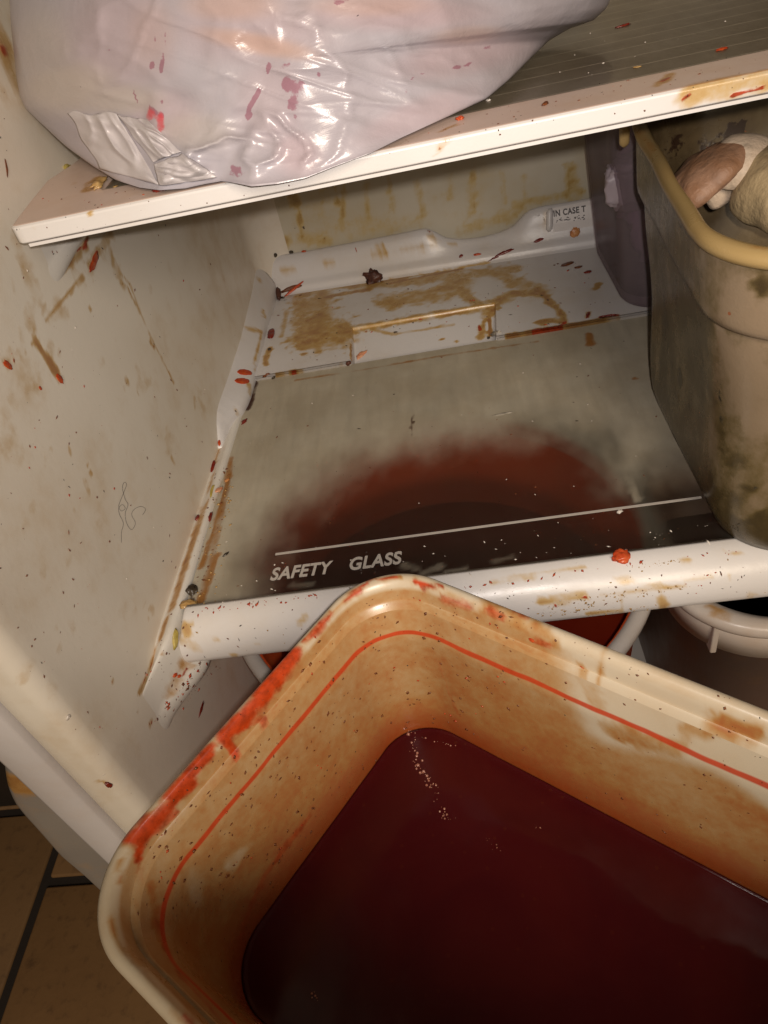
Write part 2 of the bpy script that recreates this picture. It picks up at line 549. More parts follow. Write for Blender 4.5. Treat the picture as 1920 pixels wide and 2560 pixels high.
M['paper'] = plain('white_film', (.47, .435, .445), .30, .10, 90, .10)

def mat_translucent_bin():
    s = N('purple_tinted_clear_plastic')
    n1 = s.noise(22, 5, .6); n2 = s.noise(1.0, 5, .6, vec=s.coord(scale=(60, 60, 14)))
    tr = s.n('BsdfTransparent'); tr.inputs[0].default_value = (.80, .74, .78, 1)
    b = s.bsdf(s.mix(n1, (.26, .22, .24), (.32, .27, .29)), .22)
    mx = s.n('MixShader'); s.set(mx.inputs[0], s.math('ADD', .16, s.math('MULTIPLY', n2, .25)))
    s.t.links.new(tr.outputs[0], mx.inputs[1]); s.t.links.new(b, mx.inputs[2])
    return s.done(mx.outputs[0])
M['clearbin'] = mat_translucent_bin()
M['purple'] = plain('purple_bag_film', (.40, .27, .42), .18, .8, 30, .25)
M['pale_bag'] = plain('pale_bag_film', (.38, .32, .36), .4, .3, 40, .1)

M['print_grey'] = plain('grey_white_print', (.42, .38, .34), .5, .05, 400, .2)
M['print_dark'] = plain('worn_dark_print', (.07, .06, .06), .6, .05, 500, .4)
M['label'] = plain('white_label', (.66, .62, .60), .4, .05, 150, .06)
M['tile'] = None

def mat_tile():
    s = N('tan_floor_tile')
    oi = s.n('ObjectInfo')
    n1 = s.noise(9, 6, .6); n2 = s.noise(70, 5, .6)
    c = s.mix(n1, (.17, .088, .034), (.27, .15, .062))
    c = s.mix(s.math('MULTIPLY', s.smooth(n2, .50, .8), .6), c, (.07, .036, .018))
    c = s.mix(s.math('MULTIPLY', oi.outputs['Random'], .35), c, (.09, .062, .036))
    return s.done(s.bsdf(c, .5, s.bump(n2, .2, .002)))
M['tile'] = mat_tile()
M['grout'] = plain('dark_grout', (.016, .010, .007), .9, .4, 120, .3)
M['dark_fill'] = plain('dark_box_fill', (.02, .014, .010), .6)

def mat_food(name, c1, c2, rough=.35, scale=160., bump=.5, spec=.5):
    s = N(name)
    n1 = s.noise(scale, 5, .6); n2 = s.noise(scale * 3, 3, .6)
    c = s.mix(s.smooth(n1, .32, .68), c1, c2)
    return s.done(s.bsdf(c, rough, s.bump(s.math('ADD', n1, s.math('MULTIPLY', n2, .4)), bump, .001), Specular_IOR_Level=spec))
F = {
    'leaf': mat_food('dried_brown_leaf', (.045, .014, .010), (.09, .030, .016), .45),
    'brown': mat_food('dried_brown_sauce', (.10, .028, .010), (.18, .055, .015), .3),
    'darkred': mat_food('dark_red_pepper', (.13, .012, .010), (.20, .022, .010), .25),
    'red': mat_food('red_pepper_flesh', (.42, .045, .012), (.55, .10, .03), .25),
    'sauce': mat_food('drying_red_sauce', (.34, .035, .010), (.46, .075, .018), .22),
    'orange': mat_food('orange_scrap', (.48, .17, .05), (.56, .27, .10), .3),
    'pink': mat_food('pale_pink_scrap', (.55, .22, .12), (.62, .34, .20), .3),
    'tan': mat_food('soft_onion_scrap', (.34, .19, .06), (.46, .30, .12), .25),
    'yellow': mat_food('yellow_green_scrap', (.34, .26, .05), (.46, .36, .10), .25),
    'black': mat_food('blackened_scrap', (.018, .012, .008), (.05, .035, .02), .35),
    'grey': mat_food('grey_crumb', (.28, .25, .20), (.42, .38, .32), .5),
    'white': mat_food('white_crumb', (.58, .52, .46), (.68, .62, .56), .4),
    'hair': plain('dark_hair', (.03, .02, .015), .4),
}
M['cap_brown'] = None

def mat_mush(name, c1, c2, blotch, amount):
    s = N(name)
    n1 = s.noise(28, 6, .65); n2 = s.noise(160, 4, .6)
    st = s.noise(1.0, 5, .6, vec=s.coord(scale=(40, 240, 40)))
    c = s.mix(s.smooth(n1, .3, .7), c1, c2)
    c = s.mix(s.math('MULTIPLY', s.smooth(n2, .48, .70), .45), c, tuple(x * .6 for x in c1))
    c = s.mix(s.math('MULTIPLY', s.smooth(st, .48, .72), .28), c, tuple(x * .45 for x in c1))
    c = s.mix(s.math('MULTIPLY', s.smooth(s.noise(16, 5, .6), 1 - amount, 1.12 - amount), .8), c, blotch)
    return s.done(s.bsdf(c, .55, s.bump(s.math('ADD', s.math('ADD', n1, n2), s.math('MULTIPLY', st, .3)), .7, .0018)))
M['cap_brown'] = mat_mush('brown_mushroom_cap', (.36, .21, .135), (.25, .115, .05), (.13, .05, .02), .50)
M['cap_white'] = mat_mush('white_mushroom_cap', (.62, .50, .38), (.55, .42, .31), (.36, .23, .13), .30)
M['cap_beige'] = mat_mush('beige_mushroom_cap', (.46, .35, .20), (.38, .28, .155), (.12, .06, .022), .46)
M['gill'] = plain('mushroom_gills', (.20, .10, .055), .7, .4, 300)

# ================================================================ the refrigerator
def xw(y):                       # inner face of the left wall
    return -0.210 + (y - 0.19) / 0.555 * 0.0095
YB = 0.765                       # inner face of the back wall
XR = 0.36
ZB, ZT = -0.30, 0.62

fridge = empty('refrigerator', (0.07, 0.45, -0.5), 'open white refrigerator with stained inner walls, seen from its front', 'refrigerator')

path = [(-.2318, .196), (-.2316, .190), (-.2300, .1882), (-.2240, .1884), (-.2190, .1893)]
for i in range(1, 9):
    t = i / 8
    a = math.radians(80 * t)
    path.append((-.2190 + .0090 * math.sin(a) + .0002 * t, .1893 + .011 * (1 - math.cos(a))))
y = .204
while y < .728:
    path.append((xw(y), y)); y += .0019
for i in range(0, 11):
    a = math.radians(90 * i / 10)
    path.append((xw(.73) + .034 * (1 - math.cos(a)), .731 + .034 * math.sin(a)))
zs = list(np.arange(-.47, -.095, .02)) + list(np.arange(-.095, .262, .0019)) + list(np.arange(.262, .63, .015))
verts = [(x, y + 0.0, z) for (x, y) in path for z in zs]
wall = make('left_wall', verts, grid_faces(len(path), len(zs)), M['liner'], fridge, recalc=False)

xs = list(np.arange(xw(.73) + .034, XR + .001, .0032))
zs2 = list(np.arange(-.30, -.06, .03)) + list(np.arange(-.06, .26, .003)) + list(np.arange(.26, .63, .03))
def yback(x, z):
    return YB + .0006 * math.sin(x * 40) * math.sin(z * 31)
back = make('back_wall', [(x, yback(x, z), z) for x in xs for z in zs2], grid_faces(len(xs), len(zs2)), M['back'], fridge, recalc=False)
o = box('right_wall', (XR + .001, XR + .04, .19, YB + .03, ZB - .17, ZT), M['rail'], fridge); paint(o, [])
o = box('ceiling', (-.205, XR, .19, YB, ZT - .02, ZT + .02), M['rail'], fridge); paint(o, [])
o = box('inner_floor', (-.205, XR, .20, YB, ZB - .02, ZB), M['rail'], fridge); paint(o, [])
o = box('outer_back', (-.25, XR + .04, YB + .031, YB + .05, -.5, .66), M['steel'], fridge); paint(o, [])

# front edge of the cabinet: a painted steel strip, then the darker side
o = loft('front_strip', [[(-.2326, .1905, z), (-.2330, .1862, z), (-.2345, .1846, z), (-.2530, .1846, z), (-.2556, .1858, z), (-.2566, .1890, z), (-.2566, .24, z), (-.2326, .24, z)]
                         for z in np.arange(-.47, .64, .01)], M['steel'], fridge, caps=(True, True))
paint(o, [(2, [D('P', 222, 92)], 3, .5), (2, [D('P', 303, 176)], 3, .9), (2, [D('P', 482, 366)], 3, .7), (2, [D('P', 520, 402)], 2, .6),
          (2, [D('P', 648, 538)], 2, .7), (2, [D('P', 722, 614)], 2, .6)])
edge = [ony(D('P', *q), .205) for q in [(-8, 190), (2, 300), (16, 420), (34, 510), (80, 620), (150, 710), (270, 840), (420, 1010), (600, 1160), (740, 1290)]]
edge = [(p[0], p[2]) for p in edge]
ex, ez = edge[-1]
edge.append((ex - .012, -.44)); edge.append((ex - .004, -.47))
zg = np.linspace(edge[0][1], -.47, 60)
zz = [e[1] for e in edge][::-1]; xx = [e[0] for e in edge][::-1]
rows = []
for z in zg:
    xl = float(np.interp(z, zz, xx))
    rows.append([(xl + .03, .34, z), (xl + .004, .25, z), (xl, .213, z), (xl + .0015, .207, z), (xl + .005, .205, z)] +
                [(xl + .005 + (-.2566 - xl - .005) * t, .205, z) for t in np.linspace(.12, 1, 9)] + [(-.2566, .34, z)])
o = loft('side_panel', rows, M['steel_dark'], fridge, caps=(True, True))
paint(o, [(0, [D('P', 60, 420), D('P', 170, 520)], 26, .75), (0, [D('P', 20, 300), D('P', 100, 420)], 20, .8), (2, [D('P', 75, 560), D('P', 250, 590)], 5, .5),  # film and dark line paint the panel's lit beige top and shadow edge
          (2, [D('P', 630, 1190), D('P', 700, 1250)], 9, .7)])

# moulded shelf rails on the left wall
PROF = [(0, .0000), (.0035, .0012), (.0070, .0030), (.0095, .0034), (.0112, .0022), (.0120, -.0010), (.0124, -.010), (.0128, -.020), (.0145, -.0245),
        (.0175, -.0265), (.0200, -.0290), (.0212, -.0330), (.0195, -.0385), (.0120, -.0435), (.0050, -.0465), (0, -.0480)]
def rail(zt, y0, y1, full=.055, drop=.012, amt=1.0, hs=1.0, tip=.004):
    ys = np.concatenate([np.linspace(y0, y0 + full, 34), np.linspace(y0 + full, y1, 120)[1:]])
    loops = []
    for y in ys:
        t = float(sstep(0, 1, (y - y0) / full))
        pr = t ** 1.25 * amt
        l = []
        for k, (dx, dz) in enumerate(PROF):
            low = 1 - k / (len(PROF) - 1)
            zz_ = dz * hs + zt - (1 - t) * drop * low + (1 - t) * tip * (1 - low)
            l.append((xw(y) - .0006 + dx * pr + .0008 * pr, y, zz_))
        l.append((xw(y) - .006, y, zt - .048 * hs)); l.append((xw(y) - .006, y, zt))
        loops.append(l)
    return loft('shelf_rail', loops, M['rail'], fridge, caps=(True, True))
rail_low = rail(.0, .2315, .60)
rail_up = rail(.2250, .350, .72, full=.075, amt=.42, hs=.56, tip=-.009)

# ================================================================ lower glass shelf
low = empty('glass_shelf', (0.08, .45, 0.0), 'lower glass shelf marked SAFETY GLASS with a grimy pane and round white front bar', 'shelf')

# pane
gx = list(np.arange(-.1945, .3551, .0022)); gy = list(np.arange(.2985, .5775, .0022))
nx, ny = len(gx), len(gy)
verts = [(x, y, 0.0) for x in gx for y in gy]
faces = grid_faces(nx, ny)
b0 = len(verts)
verts += [(gx[0], gy[0], -.004), (gx[-1], gy[0], -.004), (gx[-1], gy[-1], -.004), (gx[0], gy[-1], -.004)]
c = [0, (nx - 1) * ny, nx * ny - 1, ny - 1]
faces.append((b0, b0 + 3, b0 + 2, b0 + 1))
side_f = [[i * ny for i in range(nx)] + [b0 + 1, b0],
          [(nx - 1) * ny + j for j in range(ny)] + [b0 + 2, b0 + 1],
          [i * ny + ny - 1 for i in range(nx)][::-1] + [b0 + 3, b0 + 2],
          [j for j in range(ny)][::-1] + [b0, b0 + 3]]
faces += [tuple(f) for f in side_f]
pane = make('glass_pane', verts, faces, [M['glass'], M['glass_clear']], low, smooth=False)
for p in pane.data.polygons:
    if p.index >= (nx - 1) * (ny - 1): p.material_index = 1
def pane_film(co, a):
    y = co[:, 1]; x = co[:, 0]
    poly = np.array([onz(D('W', *p), 0)[:2] for p in ((545, 1330), (565, 1215), (620, 1125), (720, 1060), (820, 1010), (950, 972), (1100, 950), (1215, 940), (1290, 965), (1335, 1060),
                                                      (1400, 1020), (1500, 1000), (1700, 1180), (1660, 1250), (1000, 1330))])
    q = co[:, :2]; dist = np.full(len(q), 9.); ins = np.zeros(len(q), bool)
    for k in range(len(poly)):
        p0_, p1_ = poly[k - 1], poly[k]; d = p1_ - p0_
        t = np.clip(((q - p0_) @ d) / (d @ d), 0, 1)
        dist = np.minimum(dist, np.linalg.norm(q - p0_ - t[:, None] * d, axis=1))
        cr = (p0_[1] > q[:, 1]) != (p1_[1] > q[:, 1])
        with np.errstate(divide='ignore', invalid='ignore'):
            ins ^= cr & (q[:, 0] < d[0] * (q[:, 1] - p0_[1]) / d[1] + p0_[0])
    sd = np.where(ins, -dist, dist) + .006 * fnoise(co, 30, 6)
    f = .03 + (.84 + .07 * fnoise(co, 24, 4)) * sstep(-.026, .050, sd + .010 * fnoise(co * np.array((1, .5, 1)), 55, 12))
    f = np.maximum(f, .9 * sstep(-.178, -.192, x))
    f *= np.where(co[:, 2] < -.001, 0, 1)
    a[:, 0] = f
paint(pane, soft_off=True, smooth_erase=True, strokes=[
    (0, [D('W', 1340, 970), D('W', 1375, 1080)], 8, .4), (0, [D('F', 940, 690), D('F', 1000, 700)], 7, .22), (0, [D('F', 1020, 720), D('F', 1100, 690)], 8, .26), (0, [D('F', 1120, 715), D('F', 1200, 700)], 6, .2), (0, [D('F', 1320, 670), D('F', 1400, 650)], 6, .16), (0, [D('F', 480, 770), D('F', 560, 765)], 8, .16), (0, [D('F', 200, 770), D('F', 260, 640)], 14, .4),
    (1, [D('D', 1520, 680), D('D', 1515, 640)], 16, .7), (1, [D('D', 300, 830), D('D', 560, 790), D('D', 900, 730), D('D', 1300, 670)], 7, .62),
    (1, [D('W', 1372, 818)], 9, .6), (1, [D('F', 100, 700), D('F', 150, 560), D('F', 215, 340)], 10, .7), (1, [D('F', 110, 830), D('F', 170, 640)], 12, .7), (1, [D('F', 90, 860), D('F', 130, 720), D('F', 190, 480), D('F', 230, 240)], 12, .62), (2, [D('F', 80, 880), D('F', 60, 800)], 8, .7),
    (2, [D('K', 860, 400), D('K', 830, 620), D('K', 780, 780)], 13, .8), (2, [D('F', 30, 885), D('F', 150, 870), D('F', 420, 845)], 8, .8),
    (2, [D('D', 770, 1030), D('D', 790, 960)], 5, .5), (2, [D('F', 975, 150), D('F', 985, 90)], 5, .55),
    (1, [D('O', 1050, 120), D('O', 1280, 60)], 10, .6), (1, [D('O', 500, 140), D('O', 760, 120)], 6, .7), (2, [D('O', 420, 130), D('O', 760, 112)], 5, .7)],
    init=pane_film)

# white ledge that carries the pane, seen through the glass
o = box('side_ledge', (-.1985, -.173, .285, .565, -.016, -.0048), M['rail'], low, bev=.002)
bm = bmesh.new(); bm.from_mesh(o.data); bmesh.ops.subdivide_edges(bm, edges=bm.edges, cuts=24, use_grid_fill=True); bm.to_mesh(o.data); bm.free()
def ledge_init(co, a): a[:, 0] = .42 + .3 * np.sin(co[:, 1] * 60) * np.sin(co[:, 1] * 23)
paint(o, [], init=ledge_init)

# round front bar
prof = []
for i in range(15):
    a = math.radians(96 - 104 * i / 14)
    prof.append((.2985 - .0222 * math.cos(a), -.0200 + .0236 * math.sin(a)))
prof += [(.2772, -.0240), (.2790, -.0246), (.2900, -.0246), (.2990, -.0200), (.3002, -.0050), (.3000, .0030)]
bxs = [-.1942, -.1938, -.1930, -.1918] + list(np.arange(-.1900, .3555, .0022))
loops = []
for i, x in enumerate(bxs):
    ins = (.0030, .0014, .0004)[i] if i < 3 else 0
    cy, cz = .289, -.011
    fade = max(0.0, 1 - (x + .1942) / .03)
    loops.append([(x - .0058 * float(sstep(.004, -.016, z)) * fade, yv + (cy - yv) * ins / .012, z + (cz - z) * ins / .012) for (yv, z) in prof])
bar = loft('front_bar', loops, M['white'], low, caps=(True, True))
paint(bar, [
    (0, [D('J', 540, 540), D('J', 560, 620)], 10, .75), (0, [D('J', 520, 660), D('J', 640, 740)], 12, .42), (0, [D('J', 800, 660)], 9, .5),
    (0, [D('J', 1490, 530), D('J', 1540, 480)], 9, .5), (0, [D('J', 960, 790), D('J', 1060, 800)], 9, .62), (0, [D('J', 1150, 710)], 6, .45),
    (0, [D('O', 340, 330), D('O', 480, 320), D('O', 600, 300)], 9, .7), (0, [D('O', 540, 300), D('O', 780, 275), D('O', 980, 255), D('O', 1180, 235)], 4.5, .72),
    (0, [D('O', 800, 210), D('O', 850, 205)], 9, .55), (0, [D('O', 1060, 360), D('O', 1040, 300)], 10, .72), (0, [D('O', 620, 405), D('O', 820, 385)], 6, .75),
    (0, [D('O', 820, 380), D('O', 825, 310)], 4, .6), (0, [D('O', 1150, 105), D('O', 1210, 95)], 7, .6), (0, [D('O', 1180, 200), D('O', 1330, 185)], 6, .45),
    (0, [D('O', 1560, 300)], 12, .5), (0, [D('O', 1440, 195)], 7, .45), (0, [D('O', 60, 215), D('O', 300, 180), D('O', 600, 140)], 5, .5), (0, [D('O', 1550, 60), D('O', 1400, 45)], 5, .4),
    (1, [D('O', 590, 300), D('O', 620, 315)], 4, .7), (1, [D('O', 440, 355)], 2.5, .8), (1, [D('O', 1080, 350)], 3, .6), (1, [D('O', 385, 290)], 2.4, .8),
    (2, [D('O', 520, 300), D('O', 640, 290)], 5, .42), (2, [D('O', 340, 335), D('O', 480, 345)], 6, .40), (2, [D('O', 1120, 105), D('O', 1200, 100)], 4, .42), (2, [D('O', 1550, 195)], 7, .38),
    (2, [D('O', 870, 322)], 4, .5), (2, [D('O', 960, 130)], 8, .38), (2, [D('J', 1215, 660), D('J', 1180, 690)], 7, .36), (1, [D('J', 525, 600)], 3, .7), (2, [D('J', 555, 540)], 6, .40)])

# tray behind the pane, with its ramp, and the ledges round it
def ybase(x): return .747 - .062 * (x + .19)
NX, NY = 250, 120
txs = np.sort(np.concatenate([np.linspace(-.197, XR - .005, NX), np.linspace(-.1005, -.0935, 24), np.linspace(.028, .044, 40)]))
NX = len(txs)
tyf = np.sort(np.concatenate([np.linspace(0, 1, 110), np.linspace(.362, .386, 10)]))
verts = []
nxl, nxr = -.0972, .0325
for x in txs:
    yb = ybase(x) + .006
    for j in range(NY):
        y = .5755 + (yb - .5755) * tyf[j]
        z = .0036
        e = float(sstep(nxl - .0010, nxl + .0008, x + (y - .58) * .035) * sstep(nxr + .0010, nxr - .0008, x - (y - .58) * .10))
        if y < .6395: z -= e * float(sstep(.6395, .6375, y)) * (.0026 + .0100 * (1 - (y - .5755) / .062))
        verts.append((x, y, z))
faces = grid_faces(NX, NY)
base = len(verts)
for i, x in enumerate(txs): verts.append((x, .5757, -.014))
for i in range(NX - 1): faces.append((i * NY, (i + 1) * NY, base + i + 1, base + i))
tray = make('back_tray', verts, faces, M['tray'], low, recalc=False)
tm = tray.modifiers.new('solid', 'SOLIDIFY'); tm.thickness = .002; tm.offset = -1
paint(tray, [
    (0, [D('L', 600, 520), D('L', 620, 800), D('L', 640, 1080)], 30, 0.70), (0, [D('L', 700, 520), D('L', 720, 800), D('L', 760, 1050)], 40, 0.70), (0, [D('L', 880, 900), D('L', 960, 1010)], 40, 0.77),
    (0, [D('D', 430, 440), D('D', 700, 430), D('D', 1000, 390), D('D', 1200, 370)], 22, 0.64), (0, [D('D', 680, 500), D('D', 900, 480), D('D', 1000, 440)], 34, 0.64), (0, [D('D', 560, 610), D('D', 760, 580), D('D', 1060, 530)], 12, 0.70),
    (0, [D('D', 1150, 400), D('D', 1230, 430), D('D', 1300, 470)], 26, 0.59), (0, [D('D', 1110, 520), D('D', 1180, 480)], 22, 0.70), (0, [D('D', 1080, 440)], 42, .8, 'erase'), (0, [D('D', 1230, 560)], 52, .8, 'erase'),
    (0, [D('D', 600, 690), D('D', 700, 670), D('D', 1060, 600)], 34, .9, 'erase'),
    (0, [D('L', 680, 800), D('L', 640, 960), D('L', 620, 1060)], 38, 0.84), (0, [D('L', 700, 980), D('L', 900, 960), D('L', 980, 960)], 34, 0.84), (0, [D('L', 720, 570), D('L', 690, 700)], 26, 0.64),
    (0, [D('L', 720, 470), D('L', 1000, 480), D('L', 1250, 470), D('L', 1600, 410)], 17, 0.77), (0, [D('L', 820, 590), D('L', 1250, 510)], 9, 0.9),
    (0, [D('L', 1020, 990), D('L', 1100, 910), D('L', 1300, 885), D('L', 1659, 835)], 7, .6), (0, [D('D', 545, 612), D('D', 760, 578), D('D', 1080, 518)], 8, .6),
    (0, [D('D', 660, 420), D('D', 800, 390), D('D', 1000, 350), D('D', 1180, 320)], 10, 1.0), (0, [D('D', 680, 430), D('D', 980, 370)], 5, 1.0),
    (0, [D('D', 700, 510), D('D', 800, 480), D('D', 950, 450), D('D', 960, 420)], 30, 0.67), (0, [D('D', 960, 400), D('D', 1000, 480), D('D', 1060, 520)], 15, 0.77),
    (0, [D('D', 1010, 400), D('D', 1100, 380), D('D', 1180, 400), D('D', 1200, 440)], 14, 0.64), (0, [D('D', 1090, 560), D('D', 1140, 500), D('D', 1200, 470), D('D', 1300, 470)], 16, 0.87),
    (0, [D('D', 1300, 450), D('D', 1350, 500), D('D', 1390, 540), D('D', 1410, 590)], 8, 1.0), (0, [D('D', 1310, 590), D('D', 1390, 580)], 12, 0.79), (0, [D('D', 1540, 450)], 9, 0.7),
    (0, [D('M', 1445, 840), D('M', 1470, 800)], 7, 0.77), (0, [D('L', 180, 1290), D('L', 190, 1200), D('L', 230, 1120)], 6, 1.0), (0, [D('L', 350, 1000), D('L', 400, 740)], 6, 0.54),
    (0, [D('L', 1070, 1240), D('L', 1075, 1090)], 3.5, 1.0), (0, [D('D', 1105, 640), D('D', 1100, 560)], 4, 1.0), (0, [D('M', 600, 1200), D('M', 620, 1080)], 6, 0.7),
    (0, [D('M', 315, 1208)], 4, 0.9), (0, [D('M', 420, 1225)], 5, 0.83), (0, [D('D', 590, 610), D('D', 700, 640), D('D', 950, 600)], 5, 0.58), (0, [D('M', 1300, 480)], 14, 0.51),
    (1, [D('L', 380, 1390), D('L', 700, 1335), D('L', 1020, 1285)], 3.2, 1.0), (1, [D('L', 600, 510), D('L', 720, 490)], 6, 0.64), (1, [D('M', 990, 1145), D('M', 1190, 1110), D('M', 1230, 1080)], 4.0, 0.96),
    (1, [D('M', 1480, 1045), D('M', 1610, 1030)], 4, 0.9), (1, [D('M', 595, 1140), D('M', 590, 1105)], 4, 0.9), (1, [D('D', 590, 628)], 4, 0.77),
    (1, [D('M', 1385, 1045), D('M', 1400, 1010)], 4, 0.77), (0, [D('M', 800, 1180), D('M', 1200, 1110), D('M', 1560, 1060)], 4, 1.0), (0, [D('L', 300, 1400), D('L', 1000, 1300)], 4.5, 1.0),
    (2, [D('M', 1480, 1050), D('M', 1600, 1030)], 3, 0.7), (2, [D('D', 660, 405), D('D', 990, 340)], 3.5, 0.54), (2, [D('L', 1540, 970)], 9, 0.49), (2, [D('D', 720, 635)], 5, 0.51)])

# rear ledge
crest = [ony(D('D', *q), .757) for q in [(60, 352), (118, 345), (180, 332), (350, 300), (550, 258), (700, 226), (800, 203), (835, 195), (870, 206), (920, 233), (980, 238), (1060, 228),
                                         (1140, 206), (1200, 176), (1240, 128), (1270, 106), (1320, 92), (1400, 78), (1500, 58), (1659, 30)]]
cx_ = np.array([p[0] for p in crest]); cz_ = np.array([p[2] for p in crest])
uxs = np.concatenate([np.linspace(-.199, .17, 190), np.linspace(.175, XR - .004, 20)])
ks = np.exp(-.5 * (np.arange(-3, 4) / 1.4) ** 2); ks /= ks.sum()
loops = []
hc_all = np.interp(uxs, cx_, cz_)
hc_all = np.convolve(np.pad(hc_all, 3, mode='edge'), ks, 'valid')
for x, hc in zip(uxs, hc_all):
    yb = ybase(x)
    loops.append([(x, yb + .022, .0), (x, yb + .0215, hc - .004), (x, yb + .0200, hc - .001), (x, yb + .0180, hc), (x, yb + .0155, hc - .0012), (x, yb + .0125, hc * .86), (x, yb + .0095, hc * .66),
                  (x, yb + .0065, .0155), (x, yb + .0040, .0128), (x, yb + .0015, .0112), (x, yb - .0005, .0085), (x, yb - .0012, .0060), (x, yb - .0030, .0040), (x, yb - .0060, .0032), (x, yb - .006, .0)])
up = loft('back_ledge', loops, M['tray'], low, caps=(True, True))
paint(up, [(0, [D('D', 640, 290), D('D', 665, 288)], 8, .75), (0, [D('D', 430, 340), D('D', 445, 338)], 7, .6), (0, [D('D', 240, 370), D('D', 290, 362)], 7, .45), (0, [D('D', 740, 290), D('D', 880, 285)], 6, .5),
           (0, [D('D', 620, 310), D('D', 660, 295)], 9, .4), (0, [D('D', 930, 265), D('D', 960, 262)], 5, .4), (0, [D('D', 850, 240), D('D', 870, 260)], 10, .38), (0, [D('D', 1330, 180), D('D', 1340, 150)], 9, .5),
           (2, [D('M', 175, 380), D('M', 182, 420)], 3.2, .75), (2, [D('M', 990, 330), D('M', 1000, 310), D('M', 1060, 270)], 8, .48), (2, [D('M', 1075, 250), D('M', 1078, 350)], 5, .48),
           (0, [D('D', 640, 430), D('D', 900, 385), D('D', 1100, 340)], 4, .7), (1, [D('L', 1120, 90)], 2.5, .8), (0, [D('L', 380, 300)], 8, .35)])

# left lip of the tray
ys = np.concatenate([np.linspace(.474, .53, 30), np.linspace(.53, .752, 70)[1:]])
loops = []
for y in ys:
    h = float(np.interp(y, [.474, .482, .490, .500, .510, .56, .62, .70, .745, .752], [.002, .008, .015, .0195, .0205, .0205, .0225, .031, .0395, .040]))
    xi = float(np.interp(y, [.474, .49, .498, .510, .522, .534, .5455, .578, .62, .68, .752], [-.2015, -.2000, -.1985, -.1950, -.1915, -.1895, -.1885, -.1882, -.1882, -.1888, -.1870]))
    x0 = xw(y) - .0005
    h0 = max(h, .0025)
    w = xi - x0
    l = [(x0 - .004, y, -.004), (x0 - .004, y, h0 + .001), (x0, y, h0 + .0005), (x0 + w * .12, y, h0 - .0008), (x0 + w * .32, y, h0 * .86), (x0 + w * .55, y, h0 * .69), (x0 + w * .75, y, h0 * .53),
         (x0 + w * .89, y, h0 * .41), (x0 + w * .97, y, h0 * .28), (xi, y, h0 * .14), (xi + .0002, y, -.0005), (xi - .001, y, -.004)]
    loops.append(l)
lip = loft('side_lip', loops, M['tray'], low, caps=(True, True))
paint(lip, [(0, [D('K', 790, 440), D('K', 800, 580)], 8, .55), (0, [D('K', 600, 800), D('K', 620, 850)], 7, .45), (2, [D('K', 600, 800), D('K', 612, 860)], 5, .45), (0, [D('L', 60, 940), D('L', 100, 938)], 6, .75), (0, [D('L', 0, 920)], 10, .6),
            (0, [D('L', 160, 730), D('L', 180, 800)], 5, .6), (0, [D('L', 150, 950), D('L', 100, 1150), D('L', 60, 1350)], 3.5, .75), (0, [D('L', 110, 410)], 8, .6)])

# printed line and lettering on the pane
la, lb = onz(D('W', 595, 1197), .0006), onz(D('W', 1515, 1074), .0006)
v, f = box_data(la[0], lb[0], -.0009, .0009, .0003, .0007)
v = [(x, y + la[1] + (lb[1] - la[1]) * (x - la[0]) / (lb[0] - la[0]), z) for x, y, z in v]
make('printed_line', v, f, M['print_grey'], low, smooth=False)

def text_obj(name, body, size, matrix, mat, parent, shear=0., offset=0., extrude=.0001, space=1., word=1.):
    cu = bpy.data.curves.new(name, 'FONT')
    cu.body = body; cu.size = size; cu.shear = shear; cu.offset = offset; cu.extrude = extrude
    cu.space_character = space; cu.space_word = word
    t = bpy.data.objects.new(name, cu); COL.objects.link(t)
    dg = bpy.context.evaluated_depsgraph_get()
    me = bpy.data.meshes.new_from_object(t.evaluated_get(dg))
    bpy.data.objects.remove(t)
    me.transform(matrix)
    o = bpy.data.objects.new(name, me); COL.objects.link(o)
    me.materials.append(mat)
    attach(o, parent)
    return o
def text_frame(p0, p1, up, cap):
    """matrix for text whose baseline runs p0 -> p1 and whose capitals rise along up"""
    x = Vector(p1) - Vector(p0); L = x.length; x.normalize()
    z = x.cross(Vector(up)).normalized(); yv = z.cross(x)
    m = Matrix((x, yv, z)).transposed().to_4x4()
    return Matrix.Translation(Vector(p0)) @ m, L
p0, p1 = onz(D('F', 388, 748), .0005), onz(D('F', 655, 714), .0005)
for body, a_, b_ in (('SAFETY', (388, 748), (648, 716)), ('GLASS', (714, 706), (938, 676))):
    pa, pb = onz(D('F', *a_), .0005), onz(D('F', *b_), .0005)
    mt, L = text_frame(pa, pb, (0, 1, 0), 1)
    cap = .0108
    o = text_obj('lettering', body, 1.0, Matrix.Identity(4), M['print_grey'], low, shear=.16, offset=.030, extrude=.008, space=1.06)
    w = max(v.co.x for v in o.data.vertices); hh = max(v.co.y for v in o.data.vertices)
    o.data.transform(mt @ Matrix.Diagonal((L / w, cap / hh, cap / hh * .8, 1)))

